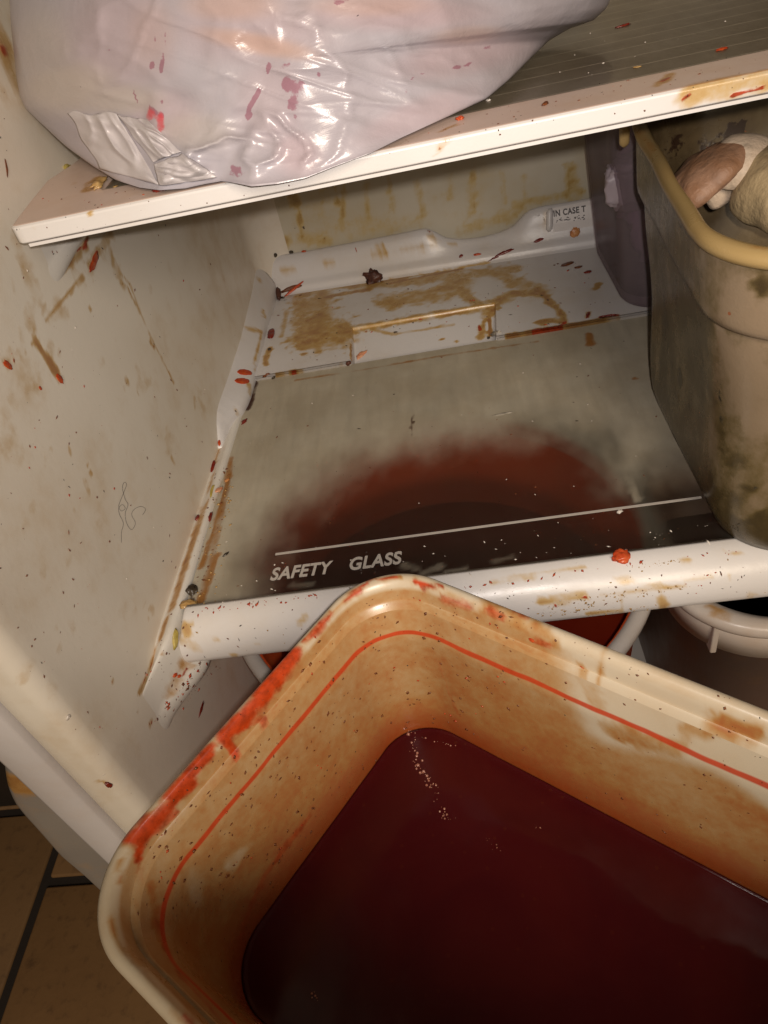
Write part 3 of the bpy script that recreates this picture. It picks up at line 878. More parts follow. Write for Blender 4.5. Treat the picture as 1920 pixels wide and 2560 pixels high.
# ================================================================ upper glass shelf
upr = empty('glass_shelf', (0.08, .5, .235), 'upper glass shelf with thin white stripes and a flat white front edge', 'shelf')
ZU = .235
outer = [(-.1905, .3275), (XR - .006, .3275), (XR - .006, .735), (-.196, .735), (-.196, .45), (-.1975, .428), (-.2030, .400), (-.1985, .365), (-.1945, .338), (-.1930, .3295)]
inner = [(-.150, .3590), (XR - .035, .3590), (XR - .035, .70), (-.161, .70), (-.161, .47), (-.161, .44), (-.161, .41), (-.161, .38), (-.1600, .364), (-.1560, .3595)]
def ring(name, outer, inner, zt, zb, mat, parent, n=26):
    """flat frame: outer and inner outlines of equal length, bridged with a fine grid on top"""
    def dense(pl):
        r = []
        for i in range(len(pl)):
            a, b = pl[i], pl[(i + 1) % len(pl)]
            k = dens[i]
            for j in range(k): r.append((a[0] + (b[0] - a[0]) * j / k, a[1] + (b[1] - a[1]) * j / k))
        return r
    dens = []
    for i in range(len(outer)):
        a, b = outer[i], outer[(i + 1) % len(outer)]
        dens.append(max(2, int(math.hypot(a[0] - b[0], a[1] - b[1]) / .0028)))
    O, I_ = dense(outer), dense(inner)
    m = len(O)
    loops = []
    cxy = np.mean(np.array(O), axis=0)
    def ins(t, z): return [(o_[0] + (i_[0] - o_[0]) * t, o_[1] + (i_[1] - o_[1]) * t, z) for o_, i_ in zip(O, I_)]
    loops.append(ins(0.30, zb)); loops.append(ins(0.012, zb))
    loops.append(ins(0.0, zb + .0005))
    for t in np.linspace(0.1, .9, 7): loops.append(ins(0, zb + (zt - zb) * t))
    loops.append(ins(.004, zt - .0008)); loops.append(ins(.018, zt - .0002)); loops.append(ins(.045, zt))
    for t in np.linspace(.08, .96, n): loops.append(ins(t, zt))
    loops.append(ins(.985, zt - .0004)); loops.append(ins(1.0, zt - .0016)); loops.append(ins(1.0, zt - .006))
    verts = [p for l in loops for p in l]
    return make(name, verts, grid_faces(len(loops), m, wrap_v=True), mat, parent)
frame = ring('shelf_frame', outer, inner, ZU, ZU - .0082, [M['trim'], M['white']], upr)
for p in frame.data.polygons:
    if p.center.y < .3283 or (p.center.z < ZU - .0005 and p.center.y < .355 and p.center.x < -.18): p.material_index = 1
paint(frame, [
    (0, [D('I', 800, 260), D('I', 760, 330)], 14, .6), (0, [D('I', 860, 290), D('I', 830, 230)], 10, .65), (0, [D('I', 790, 530)], 5, .8), (0, [D('I', 650, 270)], 8, .3),
    (0, [D('B', 240, 570), D('B', 310, 540)], 8, .6), (0, [D('B', 240, 640), D('B', 265, 600)], 9, .5), (1, [D('B', 235, 650), D('B', 262, 610)], 4, .55), (1, [D('B', 205, 675)], 4, .5),
    (1, [D('B', 1185, 355), D('B', 1235, 335)], 6, .62), (0, [D('B', 1180, 370), D('B', 1240, 320)], 9, .6),
    (0, [D('B', 1310, 410), D('B', 1400, 390), D('B', 1500, 370), D('B', 1659, 335)], 17, .66), (0, [D('B', 1420, 420), D('B', 1640, 380)], 10, .55), (0, [D('B', 1580, 350), D('B', 1659, 360)], 14, .6),
    (1, [D('B', 1298, 430), D('B', 1312, 410)], 7, .66), (1, [D('B', 1500, 415), D('B', 1545, 402)], 7, .8), (1, [D('B', 1540, 400), D('B', 1640, 378)], 5, .6),
    (0, [D('B', 820, 420)], 8, .35), (2, [D('B', 1020, 495), D('B', 1045, 490)], 6, .40), (2, [D('B', 985, 518)], 4, .5), (0, [D('B', 840, 538)], 3.5, .7),
    (0, [D('I', 170, 760)], 8, .35), (0, [D('I', 300, 650)], 9, .25)])
# seam strip under the front edge
box('front_seam', (-.1885, XR - .006, .3283, .345, ZU - .0102, ZU - .0088), M['white'], upr)
gx = list(np.arange(-.163, XR - .0325, .0035)); gy = list(np.arange(.357, .7021, .0035))
nx, ny = len(gx), len(gy)
verts = [(x, y, ZU - .0022) for x in gx for y in gy]; faces = grid_faces(nx, ny)
b0 = len(verts)
verts += [(gx[0], gy[0], ZU - .006), (gx[-1], gy[0], ZU - .006), (gx[-1], gy[-1], ZU - .006), (gx[0], gy[-1], ZU - .006)]
faces.append((b0, b0 + 3, b0 + 2, b0 + 1))
pane2 = make('glass_pane', verts, faces, [M['glass_up'], M['glass_clear']], upr, smooth=False)
for p in pane2.data.polygons:
    if p.index >= (nx - 1) * (ny - 1): p.material_index = 1
def pane2_film(co, a): a[:, 0] = np.where(co[:, 2] > ZU - .004, .72, 0)
paint(pane2, soft_off=True, strokes=[(1, [D('I', 880, 320), D('I', 930, 270)], 12, .8), (1, [D('B', 500, 440), D('B', 900, 350)], 6, .35)], init=pane2_film)

# ================================================================ warning label on the rear ledge
ledge_tree = bvh_of(up)
def on(tree, p, lift=0.0):
    h = cast(tree, p)
    if h[0] is None: return None
    return np.array(h[0]) + np.array(h[1]) * lift * (1 if h[1].dot(Vector(ray(p))) < 0 else -1)
lq = [D('D', 1362, 118), D('D', 1640, 62), D('D', 1650, 172), D('D', 1366, 216)]
ga = []
for i in range(12):
    for j in range(7):
        u, w = i / 11, j / 6
        p = [(1 - w) * ((1 - u) * lq[0][k] + u * lq[1][k]) + w * ((1 - u) * lq[3][k] + u * lq[2][k]) for k in (0, 1)]
        q = on(ledge_tree, p, .0007)
        ga.append(q if q is not None else ga[-1])
o = make('label_plate', ga, grid_faces(12, 7), M['label'], low, smooth=False)
m_ = o.modifiers.new('solid', 'SOLIDIFY'); m_.thickness = .0006; m_.offset = 0
lab_tree = bvh_of(o)
for j, (body, a_, b_, capx) in enumerate((('IN CASE T', D('D', 1366, 152), D('D', 1500, 130), .0062),)):
    pa, pb = on(ledge_tree, a_, .0014), on(ledge_tree, b_, .0014)
    pc = on(ledge_tree, D('D', 1364, 128), .0014)
    mt, L = text_frame(pa, pb, pc - pa, 1)
    t = text_obj('lettering', body, 1.0, Matrix.Identity(4), M['print_dark'], low, offset=.034, extrude=.01, space=1.1)
    w = max(v.co.x for v in t.data.vertices); hh = max(v.co.y for v in t.data.vertices)
    cap = np.linalg.norm(pc - pa)
    t.data.transform(mt @ Matrix.Diagonal((L / w, cap / hh, cap / hh, 1)))
# worn second line: only flecks of ink are left of it
vv, ff = [], []
for i in range(30):
    x = 1372 + 125 * rng.rand(); yv = 172 - (x - 1372) * .15 + rng.randn() * 4.5
    q = on(ledge_tree, D('D', x, yv), .0012)
    if q is None: continue
    s_ = .0003 + .0004 * rng.rand()
    v, f = box_data(q[0] - s_, q[0] + s_, q[1] - .0002, q[1] + .0002, q[2] - s_ * .7, q[2] + s_ * .7)
    off = len(vv); vv += v; ff += [tuple(k + off for k in g) for g in f]
o = make('worn_print', vv, ff, M['print_dark'], low, smooth=False); o['kind'] = 'stuff'
# rounded post beside the label
pt = [on(ledge_tree, D('D', 1350, 118), .001), on(ledge_tree, D('D', 1347, 214), .001)]
loops = []
for k in range(9):
    t = k / 8; c_ = pt[0] * (1 - t) + pt[1] * t + np.array((0, -.0026, .0010))
    r = .0030 * (1 - max(0, abs(t - .5) * 2 - .8) * 3.2)
    loops.append([(c_[0] + r * math.cos(a) * 1.1, c_[1] - r * math.sin(a) * .8, c_[2] + r * math.sin(a) * .3) for a in np.linspace(0, 2 * math.pi, 13)[:-1]])
o = loft('label_post', loops, M['tray'], low, caps=(True, True)); paint(o, [])

# ================================================================ stains on the walls, and a shadow line painted under the rail
paint(wall, [
    (0, [D('W', 126, 656), D('W', 121, 661)], 14, 0.28), (0, [D('W', 267, 832), D('W', 269, 843)], 5, 0.24), (0, [D('W', 97, 659), D('W', 92, 680)], 7, 0.35), (0, [D('W', 137, 815), D('W', 141, 838)], 7, 0.25), (0, [D('W', 59, 1129), D('W', 55, 1145)], 14, 0.28), (0, [D('W', 60, 1438), D('W', 54, 1450)], 22, 0.33), (0, [D('W', 337, 853), D('W', 337, 864)], 22, 0.23), (0, [D('W', 223, 779), D('W', 217, 784)], 10, 0.33), (0, [D('W', 301, 823), D('W', 307, 831)], 22, 0.30), (0, [D('W', 323, 622), D('W', 324, 631)], 7, 0.30), (0, [D('W', 216, 1113), D('W', 215, 1139)], 22, 0.23), (0, [D('W', 338, 820), D('W', 336, 833)], 22, 0.30), (0, [D('W', 99, 991), D('W', 95, 1020)], 5, 0.26), (0, [D('W', 148, 1194), D('W', 147, 1223)], 10, 0.20), (0, [D('W', 368, 945), D('W', 364, 965)], 22, 0.31), (0, [D('W', 422, 834), D('W', 431, 847)], 10, 0.26), (0, [D('W', 24, 602), D('W', 31, 632)], 7, 0.26), (0, [D('W', 277, 972), D('W', 274, 978)], 7, 0.27), (0, [D('W', 44, 718), D('W', 47, 737)], 7, 0.30), (0, [D('W', 164, 593), D('W', 174, 614)], 22, 0.24), (0, [D('W', 110, 749), D('W', 104, 764)], 14, 0.27), (0, [D('W', 131, 1395), D('W', 126, 1406)], 7, 0.28), (0, [D('W', 129, 755), D('W', 127, 768)], 7, 0.27), (0, [D('W', 420, 855), D('W', 421, 883)], 5, 0.36), (0, [D('W', 314, 1303), D('W', 309, 1312)], 5, 0.28), (0, [D('W', 436, 876), D('W', 440, 901)], 14, 0.33), (0, [D('W', 257, 1175), D('W', 257, 1192)], 10, 0.25), (0, [D('W', 406, 823), D('W', 414, 830)], 7, 0.21), (0, [D('W', 47, 717), D('W', 53, 745)], 14, 0.30), (0, [D('W', 118, 563), D('W', 126, 570)], 7, 0.20), (0, [D('W', 415, 1077), D('W', 418, 1102)], 7, 0.23), (0, [D('W', 273, 1297), D('W', 268, 1319)], 22, 0.27), (0, [D('W', 70, 1087), D('W', 67, 1100)], 10, 0.30), (0, [D('W', 365, 1051), D('W', 364, 1057)], 5, 0.25), (0, [D('W', 112, 1477), D('W', 114, 1507)], 14, 0.24), (0, [D('W', 62, 667), D('W', 62, 697)], 22, 0.33), (0, [D('W', 207, 1228), D('W', 215, 1237)], 14, 0.21), (0, [D('W', 156, 1346), D('W', 158, 1359)], 14, 0.22), (0, [D('W', 93, 1224), D('W', 92, 1242)], 10, 0.28), (0, [D('W', 22, 853), D('W', 29, 872)], 22, 0.22),
    (0, [D('C', 180, 520), D('C', 230, 590), D('C', 300, 700)], 9, .95), (0, [D('C', 165, 540), D('C', 195, 530)], 8, .8), (1, [D('C', 38, 645)], 8, .85), (1, [D('C', 107, 602)], 3.5, .8),
    (1, [D('C', 132, 575)], 3.4, .75), (1, [D('C', 70, 625)], 3, .75), (1, [D('C', 307, 722)], 8, .85), (1, [D('C', 207, 768)], 4, .8), (0, [D('C', 190, 760)], 10, .45),
    (1, [D('I', 840, 870), D('I', 815, 940), D('I', 785, 1020)], 9, .85), (1, [D('I', 650, 850), D('I', 745, 820)], 7, .62), (1, [D('I', 760, 730), D('I', 740, 790)], 4, .7),
    (0, [D('I', 960, 700), D('I', 910, 770), D('I', 850, 860)], 12, .66), (0, [D('I', 700, 850), D('I', 620, 950), D('I', 540, 1030)], 8, .75), (0, [D('I', 980, 920), D('I', 975, 960)], 8, .75),
    (0, [D('I', 880, 900), D('I', 960, 910)], 14, .35), (0, [D('I', 720, 1080), D('I', 640, 1160), D('I', 500, 1330), D('I', 400, 1452)], 5, .72), (0, [D('I', 1000, 1000), D('I', 1130, 1150), D('I', 1210, 1400)], 4, .55),
    (0, [D('I', 1060, 1140)], 12, .62), (2, [D('I', 1000, 1220)], 6, .5), (0, [D('I', 780, 1360)], 6, .55), (0, [D('I', 160, 780), D('I', 250, 1080), D('I', 310, 1250)], 24, .32),
    (0, [D('C', 650, 230), D('C', 720, 360), D('C', 780, 500), D('C', 830, 600), D('C', 900, 740)], 3.6, .7), (0, [D('C', 780, 530), D('C', 800, 560)], 5, .85), (0, [D('C', 890, 1130), D('C', 905, 1160)], 6, .6),
    (0, [D('C', 340, 370), D('C', 260, 400)], 14, .38), (0, [D('C', 1160, 200)], 10, .35), (0, [D('C', 660, 735)], 7, .6), (1, [D('C', 715, 797)], 3, .7), (1, [D('C', 600, 515)], 3, .6), (2, [D('C', 600, 275)], 5, .6),
    (0, [D('C', 365, 1110), D('C', 362, 1080)], 6, .55), (0, [D('C', 265, 1080)], 6, .5), (0, [D('C', 455, 1165)], 4.4, .7), (0, [D('C', 470, 1210)], 5, .7), (0, [D('C', 440, 1250), D('C', 455, 1290)], 9, .5), (0, [D('C', 385, 1400)], 6, .5),
    (0, [D('C', 60, 1080)], 40, .28), (0, [D('C', 150, 690)], 60, .26), (0, [D('C', 30, 940)], 40, .25), (0, [D('C', 570, 60), D('C', 640, 240)], 14, .42),
    (0, [D('A', 10, 180), D('A', 40, 240)], 30, .9), (1, [D('A', 5, 210), D('A', 30, 185)], 9, .55), (0, [D('A', 60, 380), D('A', 70, 330)], 10, .5), (0, [D('A', 10, 400)], 14, .35), (0, [D('A', 0, 120)], 30, .6),
    (0, [D('J', 160, 1100), D('J', 250, 900), D('J', 350, 620), D('J', 430, 400)], 7, .85), (1, [D('J', 180, 1040), D('J', 260, 860)], 4.5, .62), (1, [D('J', 370, 580)], 4, .6), (0, [D('J', 265, 400), D('J', 275, 450)], 8, .55),
    (0, [D('J', 235, 490)], 3.5, .6), (0, [D('J', 110, 240)], 8, .3), (1, [D('G', 520, 375)], 3.4, .62), (0, [D('G', 135, 315)], 7, .4), (0, [D('G', 700, 40)], 9, .45), (0, [D('G', 260, 130)], 10, .3), (0, [D('P', 760, 455), D('P', 720, 440)], 5, .6),
    (1, [D('G', 690, 575), D('G', 700, 560)], 5, .6), (0, [D('C', 830, 930)], 10, .25), (0, [D('W', 160, 250)], 30, .2), (0, [D('J', 150, 1260)], 7, .35),
    (2, [D('P', 950, 600), D('P', 975, 650)], 3, .6), (2, [D('P', 700, 365), D('P', 715, 380)], 3, .45), (2, [D('W', 290, 850)], 6, .35)])
drips = []
for x0, x1, y0, y1, r_, s_ in ((250, 300, 60, 110, 9, .8), (300, 325, 110, 235, 7, .85), (455, 470, 30, 100, 7, .75), (195, 215, 80, 150, 6, .6), (495, 490, 60, 215, 8, .55), (400, 410, 40, 90, 8, .5), (800, 830, 50, 150, 9, .5),
                               (1030, 1030, 20, 130, 11, .55), (940, 935, 20, 80, 8, .45), (1150, 1165, 10, 90, 9, .4), (1440, 1450, 0, 80, 16, .6), (1240, 1250, 20, 90, 8, .4), (680, 700, 30, 130, 9, .42), (590, 600, 60, 180, 9, .4)):
    drips.append((0, [D('D', x0, y0 - 40), D('D', x1, y1)], r_ * .75, min(1, s_ * 1.25)))
paint(back, drips + [
    (0, [D('D', 170, 255), D('D', 260, 250)], 14, 0.66), (0, [D('D', 330, 240), D('D', 430, 250)], 12, 0.62), (0, [D('D', 200, 200), D('D', 480, 200), D('D', 640, 185), D('D', 820, 165)], 18, 0.37), (0, [D('D', 320, 235)], 10, 0.7),
    (2, [D('D', 180, 262), D('D', 250, 255), D('D', 420, 240)], 10, 0.31), (2, [D('D', 260, 205), D('D', 420, 190)], 9, 0.27), (0, [D('D', 1028, 118)], 9, 0.55), (0, [D('D', 980, 210), D('D', 1080, 180), D('D', 1190, 150), D('D', 1230, 110)], 13, 0.58),
    (0, [D('D', 1250, 95), D('D', 1490, 45)], 7, 0.66), (0, [D('D', 700, 210), D('D', 830, 150)], 8, 0.47), (2, [D('D', 840, 148)], 3, 0.55), (0, [D('D', 120, 120), D('D', 130, 300)], 24, 0.2),
    (2, [D('D', 205, 65), D('D', 230, 110)], 6, 0.27), (0, [D('D', 1000, 60)], 60, 0.17), (0, [D('D', 400, 120)], 70, 0.2)])
paint(rail_low, [(0, [D('J', 440, 400), D('C', 1060, 1400), D('C', 1110, 1180), D('C', 1140, 1040)], 5, .6), (1, [D('C', 1030, 1430), D('C', 1040, 1390)], 5, .7), (0, [D('J', 470, 880), D('J', 600, 880)], 10, .6), (0, [D('J', 560, 870), D('J', 480, 980), D('J', 430, 1080)], 14, .5), (0, [D('J', 180, 1020), D('J', 260, 850), D('J', 360, 580), D('J', 430, 400), D('C', 1040, 1400)], 6, .8),
                 (1, [D('J', 200, 960), D('J', 300, 750)], 4, .5), (1, [D('J', 455, 955)], 5, .8), (1, [D('J', 490, 962)], 5, .8), (1, [D('J', 475, 1005), D('J', 560, 900)], 4, .55), (2, [D('J', 470, 1000), D('J', 590, 910)], 8, .40),
                 (1, [D('J', 360, 780)], 5, .6), (2, [D('J', 375, 1090)], 5, .7), (1, [D('J', 245, 1380)], 7, .7), (0, [D('J', 265, 1350)], 9, .6), (0, [D('J', 330, 1425)], 4, .8), (0, [D('J', 400, 1218)], 4, .6), (0, [D('J', 350, 1140)], 8, .4),
                 (2, [D('J', 370, 1480), D('J', 360, 1520)], 3, .6), (2, [D('J', 730, 850), D('J', 650, 1040), D('J', 560, 1190), D('J', 440, 1350), D('J', 380, 1450)], 2.2, .75),  # long thin dark stroke paints the shadow under the rail's lower edge
                 (1, [D('C', 1135, 1050)], 5, .7), (0, [D('C', 1110, 1400), D('C', 1150, 1250)], 4, .5)])
paint(rail_up, [(0, [D('I', 250, 900), D('I', 330, 1100)], 14, .3)])

# ================================================================ the carrier bag on the upper shelf
SIL = [((22, -60), .43), ((20, 0), .425), ((24, 60), .42), ((30, 110), .42), ((36, 170), .42), ((42, 205), .42), ((54, 234), .418), ((100, 277), .410), ((130, 305), .405), ((150, 322), .400), ((200, 358), .378), ((250, 389), .358), ((300, 405), .340), ((345, 411), .3285),
       ((400, 407), .3270), ((440, 398), .3260), ((480, 391), .3240), ((510, 396), .3175), ((545, 403), .3125), ((600, 397), .3130), ((660, 385), .315), ((720, 361), .318), ((800, 331), .3215), ((870, 296), .334), ((950, 260), .3475), ((1050, 214), .3650), ((1100, 172), .39),
       ((1150, 122), .425), ((1185, 88), .445), ((1230, 62), .455), ((1282, 44), .465), ((1310, 18), .47), ((1328, -20), .475), ((1290, -140), .48), ((1150, -260), .48), ((900, -350), .47), ((600, -380), .46), ((300, -320), .45), ((110, -210), .44), ((40, -130), .435)]
S = np.array([[p[0], p[1], y_] for p, y_ in SIL], float)
# close and resample the outline
seg = np.linalg.norm(np.diff(np.vstack([S, S[:1]])[:, :2], axis=0), axis=1)
cum = np.concatenate([[0], np.cumsum(seg)])
NT = 300
tt = np.linspace(0, cum[-1], NT, endpoint=False)
ring_ = np.stack([np.interp(tt, cum, np.append(S[:, k], S[0, k])) for k in range(3)], 1)
cen = np.array([600., 130.])
NRING = 110
def fbm(p, s, o=4): return noise.fractal(Vector(p) * s, 1.0, 2.0, o)
ycen = .335
verts, uvs = [], []
def ridge(p, s): return 1 - abs(noise.noise(Vector(p) * s)) * 2
for i in range(1, NRING + 1):
    r = i / NRING
    r_im = math.sin(r * math.pi / 2) ** .92
    for k in range(NT):
        q = cen + (ring_[k, :2] - cen) * r_im
        w = .35 * r_im ** 2 + .65 * (1 - math.sqrt(max(0, 1 - r_im ** 2)))
        yd = ycen + (ring_[k, 2] - ycen) * w
        # slack plastic: folds that run down to the corners, broad puckers, sharper creases low down
        X = np.array(((q[0] - 600) / 600., (q[1] - 130) / 600.))
        low_ = float(sstep(190, 340, q[1]))
        edge_ = 1 - r_im ** 6
        a = fbm((X[0], X[1], 0), 2.2, 3) * .0050
        b = ridge((X[0] * .7 + X[1] * .9, X[1] * 2.6 - X[0] * .8, 3), 1.7) ** 3 * .0024
        cfold = ridge((X[0] * 3.2 + .8 * fbm((X[0], X[1], 5), 2), X[1] * 1.4, 8), 1.6) ** 4 * .0050 * (.25 + .75 * low_)
        d_ = ridge((X[0] * 2 - X[1] * 5, X[1] * 3, 12), 2.3) ** 4 * .0009
        yd -= (a + b + cfold + d_) * edge_
        verts.append(CAM + (lambda v: v * yd / v[1])(ray((q[0] * K, q[1] * K))))
front_n = len(verts)
# rear half: shrinks back towards a point behind
pc = ony((cen[0] * K, cen[1] * K), .47)
NB = 26
for i in range(1, NB + 1):
    t = i / NB * math.pi / 2 * .97
    for k in range(NT):
        p = verts[front_n - NT + k]
        s_ = math.cos(t)
        q = pc + (p - pc) * s_; q[1] = p[1] * s_ + pc[1] * (1 - s_) + .105 * math.sin(t)
        q[2] = max(q[2], min(p[2], ZU + .0012)) if q[1] > .329 else q[2]
        verts.append(q)
for i, p in enumerate(verts):
    if p[1] > .329 and p[2] < ZU + .0010: p[2] = ZU + .0010 + .0002 * ((i * 7) % 5)
tot = NRING + NB
faces = grid_faces(tot, NT, wrap_v=True)
ctr = np.mean(np.array(verts[:NT]), axis=0)
verts.append(ctr); faces += [(len(verts) - 1, (k + 1) % NT, k) for k in range(NT)]
verts.append(np.mean(np.array(verts[(tot - 1) * NT:tot * NT]), axis=0))
faces += [(len(verts) - 1, (tot - 1) * NT + k, (tot - 1) * NT + (k + 1) % NT) for k in range(NT)]
bag_root = empty('plastic_bag', (-.05, .40, ZU), 'bulging translucent white plastic bag with pinkish contents and red smears on the upper shelf', 'plastic bag')
bag = make('bag_film', verts, faces, M['bag'], bag_root)
# what shows through the film
pxy = []
co = world_co(bag)
vc = (co - CAM) @ MROT.T
uvp = np.stack([(vc[:, 0] / vc[:, 2] * FPX + 960) / K, (vc[:, 1] / vc[:, 2] * FPX + 1280) / K], 1)
hue = np.zeros((len(co), 4)); hue[:, 3] = 1
def blob(ch, cx, cy, rx, ry, st, rot=0.):
    d = uvp - np.array((cx, cy)); c_, s_ = math.cos(rot), math.sin(rot)
    e = np.sqrt(((d[:, 0] * c_ + d[:, 1] * s_) / rx) ** 2 + ((-d[:, 0] * s_ + d[:, 1] * c_) / ry) ** 2)
    hue[:, ch] = np.maximum(hue[:, ch], st * (1 - sstep(.35, 1.2, e)))
for b_ in ((0, 260, 80, 150, 150, .55), (0, 520, 60, 220, 90, .45), (0, 350, 250, 90, 70, .5), (0, 640, 330, 60, 60, .55), (0, 1000, 120, 180, 50, .55, -.2), (0, 860, 30, 240, 45, .7), (0, 590, 220, 100, 120, .3), (0, 900, 250, 160, 40, .45, -.4),
           (1, 560, 95, 150, 26, .8, .2), (1, 500, 10, 120, 40, .6), (1, 1010, 75, 90, 22, .5, -.1), (1, 330, 70, 60, 80, .25), (1, 800, 10, 160, 30, .5),
           (2, 140, 190, 130, 70, .8), (2, 250, 215, 120, 40, .7), (2, 420, 285, 100, 50, .5), (2, 90, 120, 80, 120, .5)):
    blob(*b_[:5], b_[5] * (.62 if b_[0] < 2 else .8), *b_[6:])
at = bag.data.attributes.new('hue', 'FLOAT_COLOR', 'POINT'); at.data.foreach_set('color', hue.ravel())
paint(bag, soft_off=True, strokes=[
    (0, [D('A', 650, 500)], 13, .9), (0, [D('A', 690, 505), D('A', 690, 550)], 10, .6), (1, [D('A', 650, 470), D('A', 700, 500)], 9, .55),
    (1, [D('A', 715, 150)], 8, .66), (1, [D('A', 665, 150), D('A', 668, 180)], 4, .6), (1, [D('A', 715, 180), D('A', 700, 300)], 5, .6), (1, [D('A', 655, 285)], 7, .72), (1, [D('A', 697, 300)], 6, .7), (1, [D('A', 467, 212)], 7, .75), (1, [D('A', 448, 158)], 4, .6),
    (1, [D('A', 575, 390), D('A', 592, 440)], 5, .66), (1, [D('A', 1165, 285), D('A', 1155, 310)], 8, .7), (1, [D('A', 1200, 290), D('A', 1280, 285)], 7, .5), (1, [D('A', 1240, 370), D('A', 1300, 375)], 19, .7), (1, [D('A', 1275, 400), D('A', 1270, 460)], 15, .72), (1, [D('A', 1270, 500)], 10, .7),
    (1, [D('A', 1375, 320)], 7, .72), (1, [D('A', 1120, 390), D('A', 1080, 460), D('A', 1072, 500)], 7, .75), (1, [D('A', 1078, 490)], 10, .7), (1, [D('A', 1000, 745), D('A', 1040, 755)], 14, .55), (1, [D('A', 720, 650), D('A', 640, 650)], 6, .6), (1, [D('A', 700, 440)], 5, .5),
    (1, [D('B', 90, 405), D('B', 125, 330)], 4.5, .72), (1, [D('B', 165, 320)], 8, .6), (1, [D('B', 300, 295), D('B', 375, 275)], 6, .62), (1, [D('B', 430, 210), D('B', 470, 200)], 7, .6), (1, [D('B', 250, 215)], 5, .6), (1, [D('B', 430, 370)], 7, .5), (1, [D('A', 1450, 10), D('A', 1500, 0)], 7, .6),
    (1, [D('A', 765, 220)], 4, .6), (2, [D('A', 1080, 80)], 2.6, .7), (2, [D('A', 1595, 392)], 2.6, .7), (2, [D('A', 1545, 68)], 2.4, .7), (2, [D('A', 350, 370)], 4, .5), (2, [D('A', 505, 490), D('A', 560, 560), D('A', 640, 660), D('A', 680, 800)], 1.6, .62),
    (2, [D('A', 820, 782), D('A', 930, 768)], 1.8, .62), (2, [D('A', 590, 710), D('A', 650, 760)], 1.5, .55)])
# crumpled folded white film at the bag's lower left corner
def sheet(name, quad, lift, mat, amp, seed, nu=34, nv=30):
    tree = bvh_of(bag)
    vs_, last = [], None
    for i in range(nu):
        for j in range(nv):
            u, w = i / (nu - 1), j / (nv - 1)
            u += .07 * noise.noise(Vector((w * 3.1, seed, 0))) * (1 - 1.2 * u); w += .07 * noise.noise(Vector((u * 3.1, seed, 9))) * (1 - 1.2 * w)
            p = [(1 - w) * ((1 - u) * quad[0][k] + u * quad[1][k]) + w * ((1 - u) * quad[3][k] + u * quad[2][k]) for k in (0, 1)]
            h = cast(tree, p)
            e = max(0, min(u, 1 - u, w, 1 - w)) * 8
            n_ = max(0, ridge((u * 3 + seed, w * 2.2, 1), .85)) ** 2 * amp + fbm((u * 4, w * 4, seed), .8, 2) * amp * .5
            if h[0] is not None:
                last = np.array(h[0]) - ray(p) * (lift + max(0, n_) * min(1, e + .15))
            vs_.append(last if last is not None else onz(p, .25))
    o = make(name, vs_, grid_faces(nu, nv), mat, bag_root)
    md = o.modifiers.new('solid', 'SOLIDIFY'); md.thickness = .0006; md.offset = 1
    return o
sheet('folded_film', [D('A', 290, 490), D('A', 500, 488), D('A', 690, 800), D('A', 430, 730)], .0008, M['paper'], .0046, 1)
sheet('folded_film', [D('A', 505, 495), D('A', 640, 520), D('A', 780, 655), D('A', 660, 700)], .0012, M['paper'], .0034, 4)
sheet('folded_film', [D('A', 668, 712), D('A', 790, 668), D('A', 940, 765), D('A', 690, 800)], .0008, M['paper'], .0036, 7)

# ================================================================ tub of sauce in the foreground
U2, V2 = np.array((.813, -.583)), np.array((-.583, -.813))
def uv3(u, v, z): return (U2[0] * u + V2[0] * v, U2[1] * u + V2[1] * v, z)
ZR = .060
tub = empty('sauce_tub', (-.02, .10, -.16), 'large cream plastic tub with sauce stained inside, held in front of the fridge', 'tub')
def tub_loop(ins, z, r=None, bins=None):
    if r is None: r = .037
    b_ = ins * 1.25 if bins is None else bins
    pts = rr(-.2030 + ins, .1150 - ins, -.1838 + b_, .0200 - ins, r - ins * .50, ns=120, na=30, ns2=78)
    return [uv3(u, v, z) for u, v in pts]
loops = []
prof_out = [(.030, -.165, .037), (.0285, -.160, .037), (.022, -.10, .037), (.0150, -.02, .037), (.0118, .030, .037), (.0095, .0345, .037), (.0090, .050, .037)]
for i_, z, r in prof_out: loops.append(tub_loop(i_, z, r))
lip_ = [(.0040, .0495), (.0006, .0510), (-.0002, .0540), (.0002, .0575), (.0016, .0596), (.0034, .0602), (.0050, .0594), (.0062, .0572)]
for i_, z in lip_: loops.append(tub_loop(i_, z))
zin = list(np.linspace(.0550, .0335, 12)) 
for z in zin: loops.append(tub_loop(.0068 + (.055 - z) * .225, z))
for i_, z in ((.0119, .0324), (.0122, .0312), (.0126, .0296)): loops.append(tub_loop(i_, z))
for z in np.linspace(.027, -.055, 38): loops.append(tub_loop(.0129 + (.0285 - z) * .062, z))
loops.append(tub_loop(.026, -.12)); loops.append(tub_loop(.030, -.155))
body = loft('tub_body', loops, M['tub'], tub, caps=(True, True))
